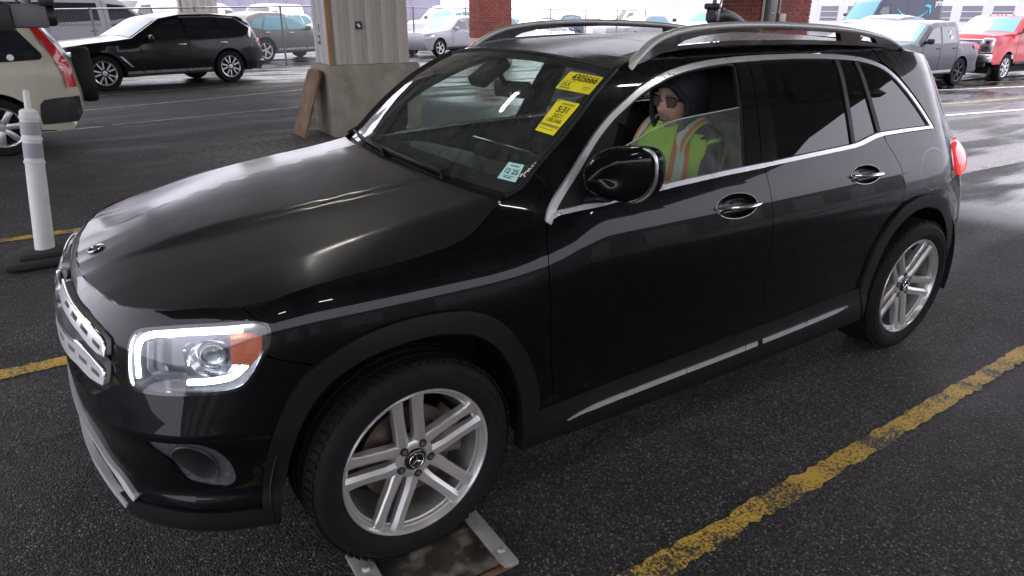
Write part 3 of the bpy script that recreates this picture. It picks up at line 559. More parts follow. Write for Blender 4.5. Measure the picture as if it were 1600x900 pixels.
# ================================================================= the black SUV in the lane
car = empty('suv', (0, 0, 0)); tag(car, 'glossy black compact SUV with lit headlights and yellow windshield tags, nearest in the lane', 'car')
C_TOP = [(2.036, 1.050), (2.085, 1.105), (2.168, 1.188), (2.256, 1.271), (2.354, 1.338), (2.44, 1.382), (2.552, 1.432), (2.667, 1.467), (2.782, 1.490), (2.954, 1.508), (3.189, 1.517), (3.503, 1.518), (3.77, 1.509), (3.974, 1.491), (4.106, 1.458), (4.186, 1.412), (4.254, 1.352), (4.329, 1.270), (4.413, 1.163)]
C_TOPS = _crom(C_TOP, 5)
HOODL = [(1.06, .953), (1.104, .959), (1.271, .988), (1.448, 1.0), (1.577, 1.009), (1.715, 1.023), (1.80, 1.045), (1.836, 1.062), (1.901, 1.092), (1.923, 1.110)]
ARF = [(1.042, .372), (1.053, .435), (1.074, .52), (1.099, .594), (1.128, .655), (1.168, .718), (1.22, .771), (1.29, .813), (1.378, .843), (1.469, .856), (1.563, .858), (1.658, .849), (1.726, .831), (1.79, .798), (1.846, .745), (1.893, .675), (1.935, .595), (1.962, .515), (1.975, .443), (1.972, .395)]
ARFi = [(1.075, .29), (1.099, .38), (1.139, .523), (1.185, .628), (1.243, .704), (1.314, .752), (1.4, .779), (1.492, .792), (1.588, .790), (1.675, .774), (1.743, .742), (1.807, .682), (1.862, .585), (1.897, .464), (1.905, .36), (1.905, .25)]
ARR = [(3.885, .441), (3.897, .50), (3.928, .632), (3.995, .749), (4.08, .820), (4.205, .853), (4.30, .854), (4.388, .842), (4.529, .79), (4.642, .683), (4.72, .559), (4.775, .45), (4.80, .34)]
ARRi = [(3.958, .25), (3.962, .441), (3.985, .54), (4.022, .64), (4.085, .723), (4.186, .777), (4.27, .790), (4.36, .782), (4.472, .745), (4.572, .670), (4.65, .57), (4.705, .45), (4.725, .34)]
ARFs, ARFis, ARRs, ARRis = (_crom(a, 4) for a in (ARF, ARFi, ARR, ARRi))
SILL = [(1.972, .394), (2.051, .394), (2.387, .407), (2.746, .417), (3.175, .424), (3.64, .437), (3.885, .441)]
GF = [(2.044, 1.049), (2.032, 1.02), (2.019, .983), (2.010, .92), (2.007, .866), (2.011, .75), (2.022, .60), (2.038, .48), (2.051, .395)]
GB = [(3.098, 1.110), (3.103, 1.06), (3.108, 1.0), (3.110, .93), (3.116, .80), (3.130, .65), (3.150, .52), (3.175, .424)]
GR = [(3.968, 1.157), (3.982, 1.122), (4.018, 1.075), (4.05, 1.029), (4.072, .985), (4.083, .93), (4.087, .87), (4.084, .823)]
LAMP = _crom([(.706, .862), (.738, .885), (.82, .896), (.921, .904), (1.02, .910), (1.09, .914), (1.122, .905), (1.124, .88), (1.114, .852), (1.097, .825), (1.064, .775), (1.022, .745), (.914, .737), (.773, .735), (.72, .742), (.703, .77), (.70, .82)], 3, True)
lampR = [p for p in LAMP]
# fenders
_arF_fend = [p for p in ARFs if p[0] > 1.232]
fend = HOODL+[(1.95, 1.122), (2.0, 1.145), (2.05, 1.185), (2.075, 1.165), (2.10, 1.128), (2.055, 1.075), (2.036, 1.052)]+GF[1:]+[(1.985, .394)]+_arF_fend[::-1]+[(1.19, .796), (1.149, .811), (1.108, .828), (1.124, .86), (1.132, .888), (1.125, .912), (1.10, .922), (1.08, .938)]
panel('fender', inset(fend, .0018), M['paint'], car, step=.03, depth=.014)
# bumper skin
_arF_b = [p for p in ARFs if p[0] <= 1.225]
_lip = [(1.035, .368), (.904, .374), (.761, .378), (.633, .366), (.5, .362), (.25, .36), (0, .36)]
GRILLE = [(0, .893), (.15, .892), (.296, .892), (.45, .889), (.56, .873), (.618, .85), (.628, .80), (.622, .715), (.545, .675), (.3, .665), (0, .66)]
INTAKE = [(0, .535), (.2, .532), (.34, .526), (.405, .516), (.465, .489), (.52, .446), (.60, .405), (.615, .385), (.3, .38), (0, .38)]
FOG = _crom([(.760, .594), (.842, .602), (.912, .597), (.955, .562), (.978, .502), (.978, .455), (.941, .436), (.882, .445), (.835, .463), (.806, .525)], 3, True)
def sym(h): return [tuple(p) for p in h]+[(-a, b) for a, b in h[::-1] if abs(a) > 1e-6]
_lamp_edge = [(1.10, .922), (1.02, .917), (.921, .911), (.82, .903), (.736, .892), (.699, .866), (.693, .82), (.696, .765), (.716, .735), (.773, .728), (.914, .730), (1.025, .738), (1.07, .770), (1.108, .826)]
bump = [(0, .914), (.137, .916), (.305, .920), (.466, .926), (.593, .927), (.662, .930), (.75, .935), (.839, .939), (.973, .946), (1.057, .952), (1.08, .937)]+_lamp_edge+[(1.149, .809), (1.19, .794), (1.226, .780)]+_arF_b[::-1]+_lip
panel('front_bumper', sym(inset(bump, .0)), M['paint'], car, both=False, step=.028, depth=.02, holes=[sym(GRILLE), sym(INTAKE), FOG, [(-a, b) for a, b in FOG]])
# lower lip and undertray
lip = [(0, .355)]+[(a, b-.004) for a, b in _lip[::-1]][1:]+[(1.05, .36), (1.085, .30), (.942, .305), (.807, .312), (.609, .30), (.3, .285), (0, .28)]
panel('front_lip', sym(lip), M['plastic'], car, both=False, o=.012, step=.04, depth=.05)
# grille: recessed dark mesh, two slotted chrome louvres a side, star
panel('grille_back', sym(GRILLE), M['plastic'], car, both=False, o=-.03, step=.05, depth=-.03)
_l1 = [(.10, .879), (.296, .884), (.448, .881), (.556, .865), (.608, .844), (.617, .807), (.579, .808), (.47, .836), (.353, .847), (.10, .848)]
_l2 = [(.10, .806), (.414, .806), (.481, .812), (.547, .797), (.612, .774), (.621, .752), (.614, .727), (.548, .731), (.472, .745), (.10, .748)]
def slot(a, b, c, d, h): return [(a, b+h), (c, d+h), (c, d-h), (a, b-h)]
panel('grille_louvre', _l1, M['trim_bright'], car, o=.014, step=.03, depth=.03, holes=[slot(.26, .866, .33, .867, .0045), slot(.37, .865, .43, .861, .006), slot(.465, .856, .52, .846, .006), slot(.55, .838, .592, .824, .006)], label='upper chrome louvre with slots')
panel('grille_louvre', _l2, M['trim_bright'], car, o=.014, step=.03, depth=.03, holes=[slot(.26, .777, .34, .778, .006), slot(.39, .778, .45, .777, .006), slot(.48, .774, .53, .767, .006), slot(.555, .76, .596, .75, .006)])
def star_mb(r, th):
    mb = MB()
    for k in range(3):
        a = math.pi/2+k*2*math.pi/3; t = Vector((math.cos(a), math.sin(a))); n = Vector((-t.y, t.x)); pts = [t*r, n*r*.13, -t*r*.075, -n*r*.13]
        mb.add([(q.x, q.y, 0) for q in pts]+[(0, 0, th)], [(0, 1, 4), (1, 2, 4), (2, 3, 4), (3, 0, 4)])
    c = [(math.cos(2*math.pi*k/40)*r, math.sin(2*math.pi*k/40)*r, 0) for k in range(40)]; mb.tube(c, r*.075, 6, closed=True); return mb
def place_mb(mb, m): mb.v = [tuple(m@Vector(p)) for p in mb.v]; return mb
_fm = Matrix.Translation((.852, 0, .785))@Matrix(((0, 0, 1, 0), (1, 0, 0, 0), (0, 1, 0, 0), (0, 0, 0, 1)))
place_mb(star_mb(.092, .014), _fm).build('grille_star', M['chrome'], car)
for lv in (_l1, _l2):
    q = np.array(_crom(lv[:6], 4)); mb = MB(); mb.tube(W(q[:, 0], q[:, 1], .014), .0055, 6); mb.build('louvre_highlight_edge', M['chrome'], car, 60); mb.mirror().build('louvre_highlight_edge', M['chrome'], car, 60)  # chrome tubes added along the louvres to catch a highlight
# lower intake, chrome skid trim
panel('intake_grille', sym(INTAKE), M['plastic_tex'], car, both=False, o=-.04, step=.05, depth=-.04)
_lc = [(.0, .545), (.2, .542), (.345, .535), (.41, .524), (.472, .496), (.53, .450), (.60, .418), (.665, .380)]
panel('chrome_skid_trim', sym(ribbon(_crom(_lc, 3), offs(_crom(_lc, 3), -.022))), M['trim_bright'], car, both=False, o=.012, step=.03, depth=.014)
_lc2 = [(.0, .40), (.25, .40), (.42, .402), (.49, .392), (.55, .372), (.60, .352), (.62, .34)]
panel('chrome_skid_trim', sym(ribbon(_crom(_lc2, 3), offs(_crom(_lc2, 3), -.026))), M['trim_bright'], car, both=False, o=.018, step=.03, depth=.02)
# fog pockets
fr = _crom([(.821, .553), (.849, .582), (.885, .586), (.918, .560), (.935, .517), (.934, .478), (.911, .467), (.877, .474), (.845, .499), (.823, .526)], 3, True)
panel('fog_pocket', FOG, M['plastic_tex'], car, o=-.008, step=.03, depth=-.006, holes=[fr])
def duct():
    mb = MB(); c = np.array(fr).mean(0); n = len(fr); rows = []
    for k, (s, o) in enumerate([(1.06, -.004), (1.0, .002), (.95, -.006), (.88, -.04), (.8, -.075)]):
        q = c+(np.array(fr)-c)*s; rows.append(W(q[:, 0], q[:, 1], o))
    mb.add(np.concatenate(rows), [(k*n+i, k*n+(i+1) % n, (k+1)*n+(i+1) % n, (k+1)*n+i) for k in range(4) for i in range(n)]+[tuple(4*n+i for i in range(n))]); return mb.flip()
duct().build('fog_duct', M['duct'], car); duct().mirror().build('fog_duct', M['duct'], car)
# headlights
def headlight(sg):
    e = empty('headlight', parent=car)
    def b(mb, n, m, a=30): (mb if sg > 0 else mb.mirror()).build(n, m, e, a)
    b(panel_mb(inset(LAMP, -.004), W, o=-.075, step=.03, depth=-.070), 'housing', M['lamphouse'])
    b(panel_mb(inset(LAMP, .001), W, o=.003, step=.025, depth=.006), 'lens', M['lens'])
    b(panel_mb(ribbon(LAMP+LAMP[:1], inset(LAMP, -.008)+inset(LAMP, -.008)[:1]), W, o=.002, step=.02, depth=.01), 'seal', M['gloss'])
    top = _crom([(.722, .757), (.716, .80), (.716, .838), (.732, .862), (.778, .876), (.85, .882), (.92, .887), (1.0, .891), (1.056, .893)], 5); bot = _crom([(.885, .7555), (.92, .757), (.957, .760), (1.001, .766), (1.03, .779), (1.055, .80)], 5)
    mb = MB()
    for c in (top, bot): q = np.array(c); mb.tube(W(q[:, 0], q[:, 1], -.014), ([.0085]*len(c) if c is bot else [.006+.0025*min(1, max(0, (q_[1]-.80)/.07)) for q_ in c]), 8)
    b(mb, 'daytime_running_light', M['drl'], 60)
    b(panel_mb([(1.022, .872), (1.06, .876), (1.108, .878), (1.104, .85), (1.090, .822), (1.068, .80), (1.018, .808)], W, o=-.006, step=.02, depth=.03), 'amber_reflector', M['amber'])
    # projector with reflector bowl
    mb = MB(); c = Vector(W(.958, .818, -.052)); n = (Vector(W(.958, .818, 0))-Vector(W(.958, .818, -.05))).normalized(); rot = n.to_track_quat('Z', 'Y').to_matrix().to_4x4(); T = Matrix.Translation(c)@rot
    l = MB().lathe([(.0, .044), (.018, .041), (.029, .031), (.034, .016), (.034, .0)], 24, 'z'); b(place_mb(l, T), 'projector', M['lens'])
    l = MB().lathe([(.055, .038), (.046, .022), (.037, .008), (.036, -.01)], 24, 'z'); b(place_mb(l, T), 'projector_bezel', M['reflector'])
    l = MB().lathe([(.0, .01), (.03, .008)], 24, 'z'); b(place_mb(l, T), 'projector_core', M['lamphouse'])
    l = MB().box((0, 0, 0), (.012, .05, .045), b=.004); c = Vector(W(.868, .812, -.05)); b(place_mb(l, Matrix.Translation(c)@rot), 'inner_reflector', M['reflector'])
    mb = MB(); q = np.array([(.74, .845), (.74, .775), (.76, .757), (.86, .757)]); mb.tube(W(q[:, 0], q[:, 1], -.04), .012, 6); b(mb, 'inner_bezel', M['lamphouse'])
for sg in (1, -1): headlight(sg)
# hood
hp = [(float(a), float(b)) for a, b, _ in _HE]; hp = _crom(hp, 3)+[(-.402, .734), (-.383, .66), (-.36, .55), (-.335, .35), (-.315, .18), (-.305, 0)]
hpoly = [tuple(p) for p in hp]+[(a, -b) for a, b in hp[::-1] if b > 1e-6]
if area2(hpoly) < 0: hpoly = hpoly[::-1]
panel('hood', inset(hpoly, .002), M['paint_hood'], car, S=H, both=False, step=.022, depth=.014, ang=60)
# hood badge
_bn = Vector((float(hood_z(np.array(.72), np.array(0.))-hood_z(np.array(.75), np.array(0.)))/.03, 0, 1)).normalized()
_bm = Matrix.Translation((.733, 0, float(H(.733, 0.)[2])+.001))@_bn.to_track_quat('Z', 'X').to_matrix().to_4x4()@Matrix.Rotation(-math.pi/2, 4, 'Z')
bd = MB().lathe([(0, .003), (.027, .003), (.029, 0)], 32, 'z'); _bo = place_mb(bd, _bm).build('hood_badge', M['gloss'], car)
place_mb(star_mb(.026, .006), _bm@Matrix.Translation((0, 0, .004))).build('star', M['chrome'], _bo)
# front door, rear door, quarter
def ell(c, a, b, tilt=0., n=36): return [(c[0]+a*math.cos(2*math.pi*k/n)*math.cos(tilt)-b*math.sin(2*math.pi*k/n)*math.sin(tilt), c[1]+a*math.cos(2*math.pi*k/n)*math.sin(tilt)+b*math.sin(2*math.pi*k/n)*math.cos(tilt)) for k in range(n)]
HF = ((2.905, .990), .117, .047, -.05); HR = ((3.772, 1.010), .113, .041, -.06)
BELT_LO = [(2.044, 1.047), (2.09, 1.063), (2.17, 1.071), (2.328, 1.081), (2.6, 1.096), (2.85, 1.105), (3.098, 1.110), (3.4, 1.118), (3.721, 1.126), (3.78, 1.132), (3.828, 1.140), (3.90, 1.152), (3.966, 1.157), (4.15, 1.158), (4.40, 1.156)]
BELT_HI = [(2.040, 1.054), (2.09, 1.076), (2.17, 1.086), (2.328, 1.098), (2.6, 1.112), (2.85, 1.121), (3.098, 1.127), (3.4, 1.136), (3.70, 1.144), (3.76, 1.149), (3.837, 1.162), (3.90, 1.172), (3.95, 1.175), (4.15, 1.175), (4.392, 1.171)]
fd = BELT_LO[:7]+GB[1:]+SILL[4:0:-1]+GF[::-1][1:-1]
rd = BELT_LO[6:13]+GR[1:]+[p for p in ARRs if p[0] < 4.082][::-1]+SILL[5:3:-1]+GB[::-1][1:-1]
for nm, poly, hd in (('front_door', fd, HF), ('rear_door', rd, HR)):
    doors = panel(nm, inset(poly, .0018), M['paint'], car, step=.03, depth=.014, holes=[ell(*hd)])
    for sg, d in zip((1, -1), doors):
        (c, a, b, tl) = hd; mb = MB(); rows = [np.array(ell(c, a*s, b*s, tl)) for s in (1.0, .94, .8, .6, .35, .02)]; os_ = (0, -.006, -.014, -.020, -.024, -.025); n = 36
        mb.add(np.concatenate([W(q[:, 0], q[:, 1], o) for q, o in zip(rows, os_)]), [(k*n+i, (k+1)*n+i, (k+1)*n+(i+1) % n, k*n+(i+1) % n) for k in range(5) for i in range(n)]).flip()
        (mb if sg > 0 else mb.mirror()).build('handle_cup', M['paint'], d, 60)
        mb = MB(); q = np.array(ell(c, a, b, tl)); mb.tube(W(q[:, 0], q[:, 1], .0005), .0017, 6, closed=True); (mb if sg > 0 else mb.mirror()).build('handle_ring', M['satin'], d, 60)
        mb = MB(); xs = np.linspace(-1, 1, 15); ct, st = math.cos(tl), math.sin(tl)
        pu = c[0]+xs*a*1.0*ct; pz = c[1]+xs*a*st+.003; pts = [W(pu[i], pz[i], .014+.016*(1-xs[i]**2)) for i in range(15)]
        mb.tube(pts, [.008+.009*(1-abs(x)**3) for x in xs], 10, flat=.55); (mb if sg > 0 else mb.mirror()).build('door_handle', M['chrome'], d, 60)
        mb = MB(); mb.tube([W(c[0]+a*.25*k, c[1]-.012, .008) for k in (-3.2, -2, 0, 2, 3.2)], .009, 8); (mb if sg > 0 else mb.mirror()).build('handle_underside', M['gloss'], d, 60)
qp = [(3.972, 1.155), (4.15, 1.156), (4.40, 1.154), (4.432, 1.163), (4.348, 1.275), (4.272, 1.360), (4.203, 1.422), (4.122, 1.470), (4.12, 1.533), (4.4, 1.511), (4.70, 1.484), (4.93, 1.44), (4.96, 1.3), (4.985, 1.1), (4.985, .66), (4.80, .645), (4.67, .645)]+[p for p in ARRs if 4.09 < p[0] < 4.66][::-1]+GR[::-1][:-1]
panel('quarter_panel', inset(qp, .0018), M['paint'], car, step=.03, depth=.014)
rb = [(4.675, .64), (4.80, .64), (4.985, .655), (UMAX-.001, .655), (UMAX-.001, .33), (4.9, .30), (4.80, .32)]+[p for p in ARRs if p[0] > 4.68][::-1]
panel('rear_bumper', inset(rb, .001), M['paint'], car, step=.04, depth=.014)
tgp = [(4.987, .66), (4.987, 1.1), (4.962, 1.3), (4.935, 1.44), (UMAX-.001, 1.44), (UMAX-.001, .66)]
panel('tailgate', inset(tgp, .001), M['paint'], car, step=.05, depth=.014)
panel('rear_lip', [(4.79, .325), (4.9, .305), (UMAX-.001, .31), (UMAX-.001, .22), (4.8, .22)], M['plastic'], car, o=.01, step=.05, depth=.04)
# side frame: pillar and roof side above the doors
_re = [(float(a), float(b)) for a, b in zip(_RU, _RZ)]
sf = [(2.055, 1.190), (2.07, 1.207), (2.161, 1.284), (2.253, 1.357), (2.331, 1.412), (2.40, 1.452), (2.475, 1.489)]+[(2.53, 1.509)]+_re[1:6]+[(4.116, 1.470)]+[p for p in offs(C_TOPS, .0045)[::-1] if p[0] < 4.10 and p[0] > 2.105]+[(2.10, 1.132), (2.078, 1.168)]
panel('roof_side_frame', sf, M['paint'], car, step=.03, depth=.012)
# chrome window surround
panel('window_chrome', ribbon(C_TOPS, offs(C_TOPS, -.019)), M['wtrim'], car, o=.005, step=.02, depth=.012, label='bright chrome strip round the side windows')
panel('belt_chrome', ribbon(BELT_HI[:7], BELT_LO[:7]), M['wtrim'], car, o=.006, step=.03, depth=.012)
panel('belt_chrome', inset(ribbon(BELT_HI[6:], BELT_LO[6:]), .0012), M['wtrim'], car, o=.006, step=.03, depth=.012)
def between(top, a, b):   # window aperture between two leaning lines a=(top pt, bottom pt), b
    ti = [p for p in offs(C_TOPS, -.017) if True]
    def lx(l, z): return l[1][0]+(l[0][0]-l[1][0])*(z-l[1][1])/(l[0][1]-l[1][1])
    up = [p for p in ti if p[1] > 1.17 and lx(a, p[1]) < p[0] < lx(b, p[1])]
    lo = [p for p in BELT_HI if a[1][0] < p[0] < b[1][0]]
    def top_hit(l):
        for p, q in zip(ti, ti[1:]):
            fp = p[0]-lx(l, p[1]); fq = q[0]-lx(l, q[1])
            if fp <= 0 < fq and p[1] > 1.3: t = fp/(fp-fq); return (p[0]+(q[0]-p[0])*t, p[1]+(q[1]-p[1])*t)
        return l[0]
    ha, hb = top_hit(a), top_hit(b)
    bel = lambda l: (l[1][0], float(np.interp(l[1][0], [p[0] for p in BELT_HI], [p[1] for p in BELT_HI]))+.0005)
    return [bel(a)]+lo+[bel(b), hb]+[p for p in up if ha[0] < p[0] < hb[0]][::-1]+[ha]
LB1 = ((3.104, 1.492), (2.995, 1.125)); LBG = ((3.185, 1.511), (3.092, 1.127)); LB2 = ((3.256, 1.502), (3.19, 1.130)); LD1 = ((3.76, 1.488), (3.707, 1.144)); LD1b = ((3.789, 1.487), (3.733, 1.146)); LD2 = ((3.902, 1.482), (3.920, 1.174)); LD2b = ((3.930, 1.475), (3.950, 1.175))
def sh(l, d): return tuple((a+d, b) for a, b in l)
panel('b_pillar_trim', between(None, LB1, sh(LBG, -.0025)), M['gloss'], car, o=-.001, step=.03, depth=.012)
panel('b_pillar_trim', between(None, sh(LBG, .0025), LB2), M['gloss'], car, o=-.001, step=.03, depth=.012)
panel('rear_door_glass', between(None, LB2, LD1), M['tint'], car, o=-.005, step=.04, depth=0)
panel('window_divider', between(None, LD1, LD1b), M['plastic'], car, o=.003, step=.03, depth=.012)
panel('fixed_rear_glass', between(None, LD1b, LD2), M['tint'], car, o=-.005, step=.04, depth=0)
panel('window_divider', between(None, LD2, LD2b), M['plastic'], car, o=.003, step=.03, depth=.012)
_ti = [p for p in offs(C_TOPS, -.017) if p[0] > 3.95 and p[1] < 1.478]
panel('quarter_glass', [(3.951, 1.1755), (4.15, 1.1755), (4.375, 1.172)]+_ti[::-1][1:]+[(3.932, 1.470)], M['tint'], car, o=-.005, step=.04, depth=0)
# driver's window half lowered; passenger window closed
gl = [(2.20, 1.08), (2.27, 1.17), (2.36, 1.225), (2.43, 1.248), (2.5, 1.268), (2.58, 1.290), (2.668, 1.307), (2.76, 1.316), (2.841, 1.321), (3.052, 1.333), (2.992, 1.118), (2.6, 1.105)]
panel_mb(gl, W, o=-.010, step=.04, depth=0).build('front_door_glass', M['dglass'], car, 30, "driver's window glass lowered halfway")
_fw = [p for p in offs(C_TOPS, -.018) if p[0] < 3.085]
panel_mb([(2.12, 1.08), (2.6, 1.112), (2.99, 1.124), (3.09, 1.487)]+_fw[::-1][:-5], W, o=-.010, step=.04, depth=0).mirror().build('front_door_glass', M['glass'], car, 30)
mb = MB(); q = np.array(_crom(gl[1:10], 4)); mb.tube(W(q[:, 0], q[:, 1], -.010), .0026, 5); mb.build('glass_edge', M['gedge'], car, 60)
# window frame lips (black rubber channel inside the front door opening)
for sg in (1, -1):
    mb = MB(); q = np.array(offs(C_TOPS, -.024)); q = q[(q[:, 0] < 3.08)]; q = np.concatenate([q[4:], [(3.088, 1.484)]]); mb.tube(W(q[:, 0], q[:, 1], -.012), .011, 6)
    q = np.array([(3.094, 1.478), (3.05, 1.32), (2.99, 1.12)]); mb.tube(W(q[:, 0], q[:, 1], -.012), .010, 6); (mb if sg > 0 else mb.mirror()).build('window_channel', M['plastic'], car)
panel('mirror_sail', [(2.075, 1.075), (2.17, 1.086), (2.30, 1.097), (2.235, 1.185), (2.20, 1.19), (2.14, 1.135)], M['plastic'], car, o=-.002, step=.03, depth=.01)
# cladding
panel('wheel_arch_cladding', ribbon(ARFs, ARFis), M['plastic'], car, o=.014, step=.025, depth=.028)
panel('wheel_arch_cladding', ribbon(ARRs, ARRis), M['plastic'], car, o=.014, step=.025, depth=.028)
sb = [(1.905, .25), (1.905, .36), (1.94, .385)]+SILL+[(3.955, .43), (3.958, .25), (3.6, .238), (2.8, .232), (2.2, .236)]
panel('sill_cladding', sb, M['plastic'], car, o=.010, step=.03, depth=.05)
_ss = [(2.10, .312), (2.18, .326), (2.34, .333), (2.6, .338), (2.871, .341), (3.13, .346), (3.45, .353), (3.70, .361), (3.80, .366)]
for a, b in ((2.1, 3.134), (3.136, 3.8)):
    q = [p for p in _crom(_ss, 8) if a <= p[0] <= b]; w = [.0105*min(1, max(.08, (p[0]-2.09)/.14), max(.08, (3.81-p[0])/.12)) for p in q]
    poly = ribbon([(p[0], p[1]+k) for p, k in zip(q, w)], [(p[0], p[1]-k) for p, k in zip(q, w)])
    panel('sill_chrome_strip', poly, M['wtrim'], car, o=.016, step=.02, depth=.008)
# windscreen
sg_ = np.linspace(-1, 1, 41); tg_ = np.linspace(0, 1, 25); SS, TT = np.meshgrid(sg_, tg_)
def gpatch(s0, s1, t0, t1, n, m, o=0.): a, b = np.meshgrid(np.linspace(s0, s1, n), np.linspace(t0, t1, m)); return G(a, b, o)
mb = MB(); mb.grid(gpatch(-.985, .985, .03, .992, 41, 25)); ws = mb.build('windshield', M['screen'], car, 80)
mb = MB(); mb.grid(gpatch(-.99, .99, .005, .125, 41, 5, -.004)); mb.grid(gpatch(-.99, .99, .93, .998, 41, 3, -.004)); mb.grid(gpatch(-.99, -.94, .125, .93, 3, 20, -.004)); mb.grid(gpatch(.94, .99, .125, .93, 3, 20, -.004)); mb.build('windshield_frit', M['gloss'], ws, 80)
mb = MB()
for s in (-1, 1): q = [G(s*.996, t, .004) for t in np.linspace(0, 1, 24)]; mb.tube(q, .011, 8)
mb.tube([G(s, .998, .003) for s in np.linspace(-1, 1, 30)], .006, 6); mb.build('windshield_seal', M['plastic'], ws, 60)
mb = MB(); a, b = np.meshgrid(np.linspace(-1, 1, 41), np.linspace(0, 1, 6)); lo = G(a, b*0+.03, -.012); xx = np.interp(np.abs(a[0]), [0, .25, .5, .75, 1], [-.29, -.295, -.315, -.35, -.39]); up = np.stack([xx, lo[0, :, 1]*1.0, hood_z(xx, lo[0, :, 1])-.035], -1)
mb.grid(np.stack([up*(1-t)+lo[0]*t for t in np.linspace(0, 1, 5)])); mb.build('cowl_panel', M['plastic'], car)
mb = MB()
for s0, s1, t0, t1 in ((.55, -.42, .028, .045), (-.10, -.86, .025, .05)):
    mb.tube([G(s0+(s1-s0)*k/14, t0+(t1-t0)*k/14, .016) for k in range(15)], .007, 6); mb.tube([G(s0, t0-.03, .0), G(s0, t0-.005, .02), G(s0+(s1-s0)*.3, t0+(t1-t0)*.3+.012, .024)], .008, 6)
mb.build('wiper', M['plastic'], car)
def gquad(q):   # bilinear map of the unit square (0,0 = bottom left) onto the glass
    q = np.array(q)
    def f(P, o):
        x, y = P[:, 0:1], P[:, 1:2]; r = (q[3]*(1-x)+q[2]*x)*(1-y)+(q[0]*(1-x)+q[1]*x)*y; return G(r[:, 0], r[:, 1], o)
    return f
def sticker(name, q, mat, items, label, o=.003):
    f = gquad(q); n = 7; g = np.array([(i/(n-1), j/(n-1)) for j in range(n) for i in range(n)]); mb = MB().add(f(g, o), [(j*n+i, j*n+i+1, (j+1)*n+i+1, (j+1)*n+i) for j in range(n-1) for i in range(n-1)])
    s = mb.build(name, mat, ws, 80, label); t = MB(); t2 = MB()
    for txt, x0, y0, x1, y1, bold in items:
        if txt == '#': (t2 if bold else t).add(f(np.array([(x0, y0), (x1, y0), (x1, y1), (x0, y1)]), o+.0012), [(0, 1, 2, 3)]); continue
        a, fc = text_mesh(txt, bold); t.add(f(np.stack([x0+a[:, 0]*(x1-x0), y0+a[:, 1]*(y1-y0)], 1), o+.0012), fc)
    return t, t2
def put(t, n, m): 
    if t.v: t.build(n, m, ws, 0)
t, t2 = sticker('lot_tag', [(.729, .888), (.974, .900), (.971, .739), (.745, .732)], M['yellow'], [('4305666', .20, .54, .94, .93, True), ('DLR', .08, .19, .34, .40, False), ('#', .08, .06, .40, .14, True), ('#', .12, .45, .42, .48, True), ('#', .72, .28, .92, .32, True), ('#', .72, .18, .88, .22, True)], 'yellow lot tag reading 4305666 on the windshield')
put(t, 'lot_tag_print', M['ink']); put(t2, 'lot_tag_fine_print', M['inkgrey'])
t, t2 = sticker('mileage_tag', [(.82, .659), (.961, .662), (.948, .425), (.833, .432)], M['yellow'], [('5:31', .28, .62, .78, .82, True), ('2021', .28, .46, .74, .58, False), ('138,048', .14, .30, .86, .43, False), ('#', .05, .18, .97, .255, True), ('#', .30, .87, .88, .92, True), ('#', .08, .10, .80, .12, True), ('#', .05, .92, .16, .97, True)], 'yellow tag with the sale time, year and mileage on the windshield')
put(t, 'mileage_tag_print', M['ink']); put(t2, 'mileage_tag_fine_print', M['inkgrey']); bpy.data.objects['mileage_tag_fine_print']['kind'] = 'stuff'
t, t2 = sticker('inspection_sticker', [(.841, .211), (.93, .218), (.948, .114), (.843, .107)], M['teal'], [('12 25', .14, .36, .90, .66, True), ('#', .25, .80, .8, .85, False), ('#', .25, .12, .7, .17, False), ('#', .2, .22, .8, .25, False)], 'small teal inspection sticker low on the windshield')
put(t, 'inspection_sticker_print', M['ink'])
f = gquad([(.945, .256), (.993, .256), (.995, .150), (.945, .150)]); mb = MB()
for st in ([(.1, .0), (.12, .2)], [(.72, .38), (.45, .42), (.3, .25), (.42, .1), (.7, .12)], [(.35, .5), (.75, .62), (.5, .72), (.9, .8), (.6, .9), (1.0, 1.0)]):
    mb.tube([f(np.array([q]), .003)[0] for q in _crom(st, 6)], .0022, 6)
mb.build('marker_scribble', M['white'], ws, 60)
# roof, rails, spoiler
def rpatch(s0, s1, v0, v1, n, m, o=0.): a, b = np.meshgrid(np.linspace(s0, s1, n), np.linspace(v0, v1, m)); return R(a, b, o)
MB().grid(rpatch(-.90, .90, 0, .19, 41, 14)).build('roof_front_panel', M['wet'], car, 80)
MB().grid(rpatch(-.90, .90, .1935, .62, 41, 22)).build('sunroof_glass', M['wet'], car, 80)
MB().grid(rpatch(-.90, .90, .6235, 1, 41, 20)).build('roof_rear_panel', M['wet'], car, 80)
MB().grid(rpatch(-.93, .93, 0, 1, 31, 30, -.008)).build('roof_underframe', M['gloss'], car, 80)
for s in (1, -1):
    mb = MB(); mb.grid(rpatch(.902, 1.003, 0, 1, 6, 50)); (mb if s > 0 else mb.mirror()).build('roof_edge', M['paint'], car, 80)
RT = _crom([(-1.015, 1.483), (-1.05, 1.515), (-1.091, 1.541), (-1.163, 1.58), (-1.258, 1.609), (-1.41, 1.628), (-1.629, 1.638), (-1.869, 1.638), (-2.134, 1.630), (-2.426, 1.613), (-2.674, 1.582), (-2.80, 1.552), (-2.87, 1.525)], 4)
RB = [(-2.83, 1.520), (-2.65, 1.533), (-2.4, 1.545), (-2.0, 1.556), (-1.6, 1.558), (-1.35, 1.551), (-1.20, 1.537), (-1.12, 1.515), (-1.03, 1.482)]
H1 = [(-1.289, 1.563), (-1.325, 1.580), (-1.416, 1.596), (-1.635, 1.611), (-1.875, 1.613), (-2.139, 1.607), (-2.332, 1.598), (-2.349, 1.564), (-2.055, 1.574), (-1.639, 1.576), (-1.419, 1.569)]
H2 = [(-2.49, 1.590), (-2.61, 1.572), (-2.645, 1.549), (-2.505, 1.559)]
